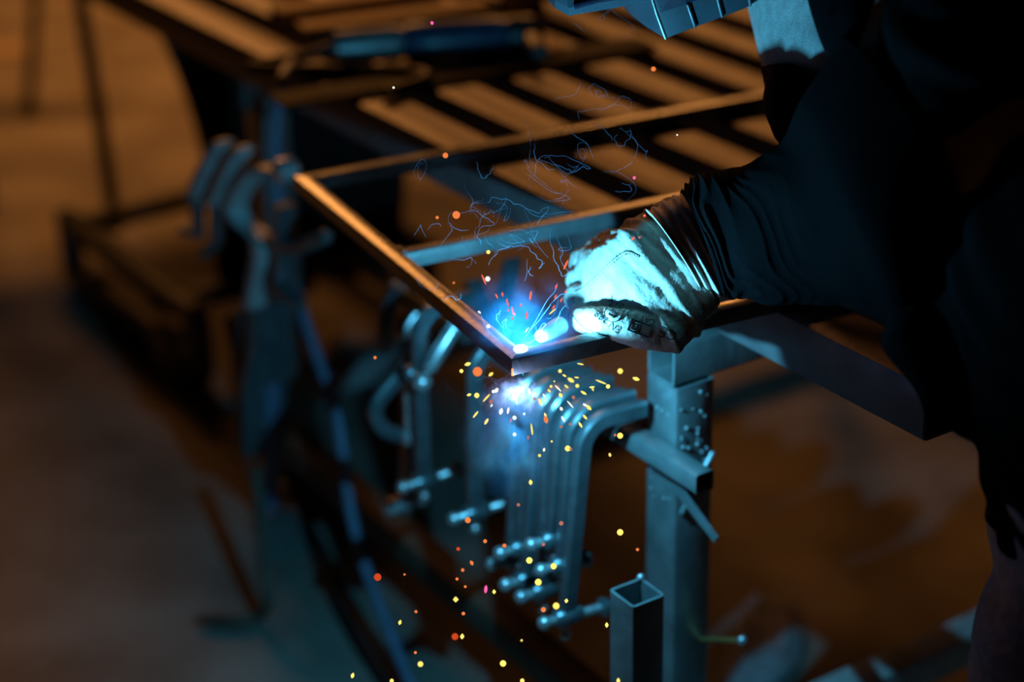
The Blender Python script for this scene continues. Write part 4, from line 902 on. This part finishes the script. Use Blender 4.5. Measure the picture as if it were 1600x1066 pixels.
for k in range(46):
    p = V((-0.002, 1.7031, 0.8019)) + rgt * random.gauss(0, .028) + upv * random.gauss(0, .035) + fwd * random.gauss(0, .02)
    d = V((0, 0, -1)); P = []
    for s_ in range(random.randint(12, 30)):
        P.append(p.copy()); f = V([noise.noise(p * 40 + V((7 * i_, k % 5, 2))) for i_ in range(3)]); d = (d * .75 + f * .9).normalized(); p = p + d * .0018
    wi.tube(P, [.00009 + .00014 * math.sin(math.pi * j / (len(P) - 1)) for j in range(len(P))], 4)
tag(wi.build('smoke_wisps', wm, auto=False), 'thin curling blue threads of smoke over and under the weld', 'smoke', None, 'stuff')

# ------------------------------------------------------------------ sparks
SPK = {'y': ((1.0, .78, .16), 1.25), 'w': ((.85, .95, .80), 1.5), 'o': ((1.0, .24, .06), .95), 'd': ((.80, .08, .02), .8), 'r': ((1.0, .16, .10), 1.1), 'm': ((1.0, .10, .35), 1.6), 'p': ((.9, .30, .22), .55)}
SPM = {k: glow('spark_' + {'y': 'yellow', 'w': 'white', 'o': 'orange', 'd': 'dark_red', 'r': 'red', 'm': 'magenta', 'p': 'pink'}[k], c, s_) for k, (c, s_) in SPK.items()}
NAME = {'y': 'yellow', 'w': 'white', 'o': 'orange', 'd': 'dull red', 'r': 'red', 'm': 'magenta', 'p': 'faint pink'}
GRP = {'y': 'yellow sparks', 'w': 'white sparks', 'o': 'orange sparks', 'd': 'dull red sparks', 'r': 'red sparks', 'm': 'magenta sparks', 'p': 'faint pink sparks'}
ZONE = {0: 'high over the table slats', 1: 'inside the frame above the weld', 2: 'by the tan glove', 3: 'in the smoke left of the corner', 4: 'over the clamp bends right of the corner', 5: 'in front of the hanging clamps', 6: 'low over the floor by the cable', 7: 'low below the clamp row', 8: 'low beside the open square tube'}
ORD = ['topmost', 'second from top', 'third from top', 'fourth from top', 'fifth from top', 'sixth from top', 'seventh from top', 'eighth from top', 'ninth from top', 'tenth from top', 'eleventh from top', 'twelfth from top', 'thirteenth from top', 'fourteenth from top', 'fifteenth from top', 'sixteenth from top']
DATA = (((-0.0352, 1.6683, 0.87), 0.0047, 0.0, 0.0, 0.0, 'o', 3.0), ((-0.0456, 1.7078, 0.86), 0.002, 0.0047, 1.0, -0.3, 'y', 3.0), ((-0.0534, 1.7409, 0.8364), 0.0021, 0.0, 0.0, 0.0, 'y', 3.0), ((-0.022, 1.6761, 0.863), 0.0016, 0.004, 1.0, -0.8, 'y', 3.0), ((-0.0375, 1.7033, 0.8263), 0.0027, 0.0, 0.0, 0.0, 'y', 3.0), ((-0.0463, 1.7395, 0.8094), 0.0016, 0.0034, 1.0, -0.3, 'y', 3.0), ((-0.0273, 1.6752, 0.8371), 0.0009, 0.0094, -1.0, 1.1, 'y', 3.0), ((-0.0395, 1.704, 0.804), 0.0011, 0.0074, -0.8, 1.0, 'y', 3.0), ((-0.0291, 1.7365, 0.7789), 0.0015, 0.006, -0.6, 1.0, 'y', 3.0), ((-0.023, 1.6825, 0.829), 0.002, 0.0, 0.0, 0.0, 'p', 3.0), ((-0.0206, 1.7227, 0.8207), 0.0017, 0.0, 0.0, 0.0, 'w', 3.0), ((-0.0166, 1.6604, 0.8527), 0.0017, 0.0034, 0.4, -1.0, 'w', 3.0), ((-0.013, 1.6873, 0.8154), 0.002, 0.0047, 0.3, -1.0, 'w', 3.0), ((-0.0059, 1.7232, 0.7977), 0.0012, 0.006, 0.2, -1.0, 'w', 3.0), ((0.0005, 1.6576, 0.8228), 0.002, 0.0, 0.0, 0.0, 'w', 3.0), ((0.0001, 1.6862, 0.7891), 0.0019, 0.0, 0.0, 0.0, 'w', 3.0), ((-0.0035, 1.7279, 0.784), 0.0013, 0.0034, 0.2, -1.0, 'p', 3.0), ((-0.0046, 1.6766, 0.8401), 0.0015, 0.0, 0.0, 0.0, 'w', 3.0), ((0.003, 1.7093, 0.8155), 0.0009, 0.006, 0.0, 1.0, 'w', 3.0), ((0.0168, 1.7492, 0.8065), 0.0015, 0.0054, 0.3, 1.0, 'w', 4.0), ((0.0177, 1.6704, 0.8027), 0.0009, 0.0107, 0.12, 1.0, 'y', 4.0), ((0.0216, 1.7192, 0.813), 0.0019, 0.0, 0.0, 0.0, 'p', 4.0), ((0.0265, 1.6551, 0.8412), 0.0015, 0.0067, 0.45, 1.0, 'y', 4.0), ((0.0324, 1.6832, 0.8066), 0.0023, 0.0054, 0.3, 1.0, 'o', 4.0), ((0.0326, 1.7208, 0.7926), 0.0013, 0.004, 0.4, 1.0, 'y', 4.0), ((0.0103, 1.6591, 0.8261), 0.0012, 0.0, 0.0, 0.0, 'w', 4.0), ((0.0379, 1.6828, 0.7817), 0.0011, 0.0, 0.0, 0.0, 'y', 4.0), ((0.0305, 1.7146, 0.7553), 0.0013, 0.0027, 0.2, -1.0, 'w', 4.0), ((0.0247, 1.6504, 0.7831), 0.0015, 0.0, 0.0, 0.0, 'y', 4.0), ((0.0139, 1.6935, 0.7812), 0.0013, 0.0027, 0.0, 1.0, 'p', 4.0), ((-0.0233, 1.7435, 0.794), 0.0009, 0.0027, 0.6, -1.0, 'w', 3.0), ((0.0478, 1.6947, 0.8556), 0.0019, 0.0, 0.0, 0.0, 'y', 4.0), ((0.0533, 1.7288, 0.8339), 0.0011, 0.0034, 1.0, 0.5, 'y', 4.0), ((0.0577, 1.6638, 0.8602), 0.002, 0.0054, 1.0, 0.6, 'y', 4.0), ((0.0691, 1.7065, 0.8573), 0.0008, 0.006, 1.0, 0.2, 'y', 4.0), ((0.0662, 1.7368, 0.8275), 0.0009, 0.004, 1.0, 0.1, 'y', 4.0), ((0.0533, 1.6702, 0.8501), 0.001, 0.004, 0.8, 0.7, 'y', 4.0), ((0.0459, 1.7054, 0.8309), 0.0007, 0.0081, 1.0, 1.0, 'w', 4.0), ((0.0493, 1.7382, 0.8065), 0.002, 0.0034, 0.4, 0.8, 'y', 4.0), ((0.0478, 1.6698, 0.8253), 0.0015, 0.0027, 0.5, 0.8, 'w', 4.0), ((0.0389, 1.7153, 0.8284), 0.0015, 0.0, 0.0, 0.0, 'y', 4.0), ((0.0433, 1.7534, 0.8156), 0.0009, 0.0, 0.0, 0.0, 'y', 4.0), ((0.0712, 1.6853, 0.835), 0.0013, 0.0054, 1.0, 0.6, 'y', 4.0), ((0.0815, 1.7235, 0.8224), 0.0011, 0.0047, 1.0, -0.1, 'y', 4.0), ((0.0791, 1.6599, 0.8516), 0.0009, 0.0034, 0.4, 1.0, 'y', 4.0), ((0.0895, 1.6987, 0.8402), 0.0009, 0.0107, 1.0, 0.4, 'y', 4.0), ((0.0986, 1.7326, 0.8182), 0.0023, 0.0, 0.0, 0.0, 'y', 4.0), ((0.1076, 1.676, 0.8628), 0.0028, 0.0, 0.0, 0.0, 'y', 4.0), ((0.126, 1.7086, 0.8379), 0.002, 0.0054, 1.0, 0.3, 'y', 4.0), ((0.0784, 1.7326, 0.7942), 0.0019, 0.0054, 0.8, 0.8, 'y', 4.0), ((0.0718, 1.6712, 0.8283), 0.0011, 0.0034, 1.0, 0.6, 'w', 4.0), ((0.0617, 1.7103, 0.8177), 0.0019, 0.0, 0.0, 0.0, 'p', 4.0), ((0.0471, 1.7506, 0.8094), 0.002, 0.0, 0.0, 0.0, 'p', 4.0), ((0.0719, 1.675, 0.8126), 0.0013, 0.0047, 0.7, 0.8, 'y', 4.0), ((0.0685, 1.7073, 0.7872), 0.0013, 0.0054, 0.6, 1.0, 'y', 4.0), ((0.049, 1.6477, 0.825), 0.0009, 0.0054, 0.6, 1.0, 'w', 4.0), ((0.0576, 1.6895, 0.8202), 0.0007, 0.0087, 0.7, 0.8, 'w', 4.0), ((0.055, 1.7061, 0.7606), 0.0031, 0.0, 0.0, 0.0, 'y', 4.0), ((0.0561, 1.6439, 0.7929), 0.0015, 0.0, 0.0, 0.0, 'p', 4.0), ((0.1081, 1.6844, 0.7854), 0.0031, 0.0, 0.0, 0.0, 'y', 4.0), ((0.1051, 1.7202, 0.7675), 0.0015, 0.0, 0.0, 0.0, 'p', 4.0), ((0.0956, 1.6499, 0.782), 0.0013, 0.0027, 0.2, 1.0, 'y', 4.0), ((0.0577, 1.6988, 0.7927), 0.0015, 0.0, 0.0, 0.0, 'p', 4.0), ((0.0494, 1.7334, 0.7721), 0.0015, 0.0, 0.0, 0.0, 'p', 4.0), ((0.0649, 1.6883, 0.8416), 0.002, 0.0, 0.0, 0.0, 'y', 4.0), ((0.0316, 1.7205, 0.8158), 0.0009, 0.0034, 0.6, 0.8, 'w', 4.0), ((0.0357, 1.6596, 0.8509), 0.001, 0.0034, 0.6, 0.8, 'y', 4.0), ((0.0151, 1.6567, 0.749), 0.002, 0.0034, 0.1, 1.0, 'y', 5.0), ((0.1072, 1.6691, 0.6801), 0.0034, 0.0, 0.0, 0.0, 'y', 5.0), ((0.1202, 1.6011, 0.6999), 0.0015, 0.0, 0.0, 0.0, 'o', 5.0), ((0.0455, 1.6476, 0.7053), 0.0023, 0.0, 0.0, 0.0, 'p', 5.0), ((0.0272, 1.6733, 0.6654), 0.0019, 0.0, 0.0, 0.0, 'p', 5.0), ((-0.0131, 1.6128, 0.7014), 0.0021, 0.0, 0.0, 0.0, 'o', 5.0), ((0.0119, 1.6407, 0.6663), 0.0034, 0.0, 0.0, 0.0, 'y', 7.0), ((0.0375, 1.6722, 0.6392), 0.0034, 0.0, 0.0, 0.0, 'y', 7.0), ((0.0202, 1.6056, 0.6618), 0.0035, 0.0, 0.0, 0.0, 'y', 7.0), ((0.0492, 1.6314, 0.6222), 0.002, 0.0027, 0.2, -1.0, 'y', 8.0), ((0.0371, 1.5699, 0.656), 0.0034, 0.0, 0.0, 0.0, 'y', 7.0), ((0.0248, 1.6024, 0.6309), 0.0026, 0.0, 0.0, 0.0, 'o', 7.0), ((-0.0255, 1.6446, 0.627), 0.002, 0.0027, 0.1, 1.0, 'y', 7.0), ((-0.0328, 1.5862, 0.6674), 0.0015, 0.006, 0.1, -1.0, 'm', 7.0), ((-0.0472, 1.6316, 0.6706), 0.0019, 0.0034, 0.5, 1.0, 'o', 7.0), ((-0.051, 1.6848, 0.6903), 0.0032, 0.0, 0.0, 0.0, 'o', 5.0), ((-0.0557, 1.603, 0.6801), 0.0017, 0.0, 0.0, 0.0, 'o', 7.0), ((-0.063, 1.6335, 0.6507), 0.0016, 0.0, 0.0, 0.0, 'o', 7.0), ((-0.0558, 1.6643, 0.6218), 0.0015, 0.0, 0.0, 0.0, 'o', 7.0), ((-0.0639, 1.5992, 0.6479), 0.0028, 0.0027, 0.0, 1.0, 'y', 7.0), ((-0.0577, 1.6271, 0.6127), 0.0019, 0.0, 0.0, 0.0, 'o', 7.0), ((-0.0645, 1.5582, 0.6306), 0.0034, 0.0, 0.0, 0.0, 'd', 7.0), ((-0.0587, 1.5919, 0.608), 0.0021, 0.0034, -0.1, 1.0, 'y', 7.0), ((-0.1089, 1.6191, 0.5716), 0.0016, 0.0, 0.0, 0.0, 'o', 6.0), ((-0.1002, 1.5555, 0.6008), 0.0028, 0.0, 0.0, 0.0, 'y', 6.0), ((-0.1222, 1.607, 0.617), 0.0017, 0.0034, -0.3, 1.0, 'y', 6.0), ((-0.1187, 1.6617, 0.6403), 0.0012, 0.0, 0.0, 0.0, 'o', 6.0), ((-0.1038, 1.586, 0.6432), 0.0015, 0.0, 0.0, 0.0, 'o', 6.0), ((-0.1446, 1.6352, 0.6544), 0.0039, 0.0, 0.0, 0.0, 'd', 6.0), ((-0.1766, 1.6265, 0.5398), 0.0019, 0.004, -0.3, 1.0, 'y', 6.0), ((-0.1308, 1.5655, 0.5747), 0.002, 0.0, 0.0, 0.0, 'y', 6.0), ((-0.018, 1.605, 0.5649), 0.0034, 0.0, 0.0, 0.0, 'y', 7.0), ((0.0018, 1.5559, 0.6256), 0.0011, 0.0, 0.0, 0.0, 'y', 7.0), ((0.0014, 1.5724, 0.5657), 0.0023, 0.0, 0.0, 0.0, 'y', 7.0), ((0.0907, 1.6289, 0.5928), 0.0019, 0.0034, 0.0, 1.0, 'y', 8.0), ((0.0975, 1.5464, 0.5809), 0.0019, 0.0034, 0.0, 1.0, 'y', 8.0), ((-0.0329, 1.6408, 0.6905), 0.002, 0.0, 0.0, 0.0, 'o', 5.0), ((-0.0619, 1.6723, 0.6632), 0.002, 0.0, 0.0, 0.0, 'd', 5.0), ((0.0021, 1.6299, 0.7385), 0.0017, 0.0, 0.0, 0.0, 'p', 5.0), ((-0.0539, 1.7901, 0.9911), 0.004, 0.0, 0.0, 0.0, 'o', 1.0), ((-0.0752, 1.8267, 0.9749), 0.0017, 0.0, 0.0, 0.0, 'o', 1.0), ((-0.0625, 1.7873, 1.0568), 0.0028, 0.0, 0.0, 0.0, 'o', 0.0), ((-0.0221, 1.783, 0.9519), 0.0021, 0.0, 0.0, 0.0, 'y', 1.0), ((-0.0226, 1.7069, 0.9537), 0.0024, 0.0, 0.0, 0.0, 'w', 1.0), ((-0.027, 1.7435, 0.9377), 0.0009, 0.0101, 0.45, 1.0, 'r', 1.0), ((-0.0147, 1.7731, 0.9062), 0.0009, 0.0047, 0.5, 1.0, 'r', 1.0), ((-0.0084, 1.7095, 0.9355), 0.0009, 0.0034, 0.1, 1.0, 'r', 1.0), ((-0.0036, 1.7426, 0.9119), 0.001, 0.0074, 0.2, 1.0, 'r', 1.0), ((0.0015, 1.7756, 0.8879), 0.0011, 0.0081, 0.2, 1.0, 'r', 1.0), ((-0.0031, 1.7119, 0.9168), 0.0009, 0.0027, 0.5, 1.0, 'r', 1.0), ((0.0006, 1.7452, 0.8934), 0.0009, 0.0034, 0.2, 1.0, 'r', 1.0), ((0.0034, 1.7834, 0.8807), 0.001, 0.0027, 0.1, 1.0, 'r', 1.0), ((0.01, 1.7231, 0.9172), 0.001, 0.0027, 0.0, 1.0, 'r', 1.0), ((0.0204, 1.7638, 0.9099), 0.0011, 0.0087, -0.15, 1.0, 'r', 1.0), ((0.0153, 1.6912, 0.9198), 0.0011, 0.0067, -0.1, 1.0, 'r', 1.0), ((0.0568, 1.7489, 0.9494), 0.0011, 0.0094, -0.45, 1.0, 'r', 2.0), ((0.0474, 1.7765, 0.9138), 0.001, 0.004, -0.3, 1.0, 'r', 2.0), ((0.0448, 1.7078, 0.9319), 0.0009, 0.004, -0.4, 1.0, 'r', 2.0), ((0.0515, 1.7431, 0.9129), 0.0009, 0.004, -0.5, 1.0, 'r', 2.0), ((0.0575, 1.7834, 0.9048), 0.0013, 0.0, 0.0, 0.0, 'r', 2.0), ((0.0428, 1.7127, 0.9186), 0.0009, 0.004, -0.7, 1.0, 'r', 2.0), ((0.0423, 1.7475, 0.8984), 0.0008, 0.0081, -1.0, 0.9, 'y', 2.0), ((0.0158, 1.7762, 0.8652), 0.0007, 0.006, -0.7, 1.0, 'y', 1.0), ((-0.0323, 1.7205, 0.9117), 0.001, 0.0027, 1.0, 0.8, 'w', 1.0), ((-0.0241, 1.751, 0.8821), 0.002, 0.0, 0.0, 0.0, 'w', 1.0), ((-0.0565, 1.7056, 0.951), 0.0011, 0.0, 0.0, 0.0, 'o', 1.0), ((-0.073, 1.8533, 1.1763), 0.0017, 0.002, 0.4, 1.0, 'm', 0.0), ((-0.1162, 1.8649, 1.1058), 0.0012, 0.0, 0.0, 0.0, 'w', 0.0), ((0.1488, 1.8021, 1.137), 0.0024, 0.0, 0.0, 0.0, 'o', 0.0), ((0.1295, 1.7946, 1.0248), 0.0016, 0.002, -0.5, 1.0, 'm', 0.0), ((0.1782, 1.8506, 1.0509), 0.0009, 0.0, 0.0, 0.0, 'w', 0.0), ((-0.1384, 1.6934, 0.8766), 0.0017, 0.002, 0.0, 1.0, 'o', 3.0), ((0.1272, 1.7779, 0.9646), 0.0013, 0.0034, -0.8, 1.0, 'r', 2.0), ((0.1366, 1.8153, 0.9503), 0.0017, 0.002, -0.6, 0.8, 'r', 2.0), ((0.1375, 1.7596, 0.9966), 0.0013, 0.0, 0.0, 0.0, 'r', 2.0))
first = {}
made = {}
for p, r, L, dx, dy, c, zn in DATA:
    p = V(p)
    if L > 0:
        key = None; d = dirpx(dx, dy).normalized()
        mb = MB(); q = [-d * L * .5, -d * L * .15, d * L * .25, d * L * .5]
        mb.tube([V(x) for x in q], [r * .55, r, r * .95, r * .5], 7, round_ends=True)
        o = mb.build('spark', SPM[c], auto=False)
    else:
        if c not in first:
            mb = MB(); mb.sphere((0, 0, 0), 1.0, 10, 7); first[c] = mb.build('spark', SPM[c], auto=False); o = first[c]
        else:
            o = first[c].copy(); COL.objects.link(o)
        o.scale = (r, r, r)
    o.location = p
    tag(o, None, 'spark', GRP[c])
    kind_ = ('large round' if r > .0028 else 'small round') if L == 0 else ('short streaky' if L < .0055 else 'long streaky')
    made.setdefault((kind_, c, int(zn)), []).append(o)
for (kind_, c, zn), os_ in made.items():
    os_.sort(key=lambda o: -o.location.dot(upv))
    for i, o in enumerate(os_):
        o['label'] = '%s %s spark %s' % (kind_, NAME[c], ZONE[zn]) + (', %s' % ORD[i] if len(os_) > 1 else '')
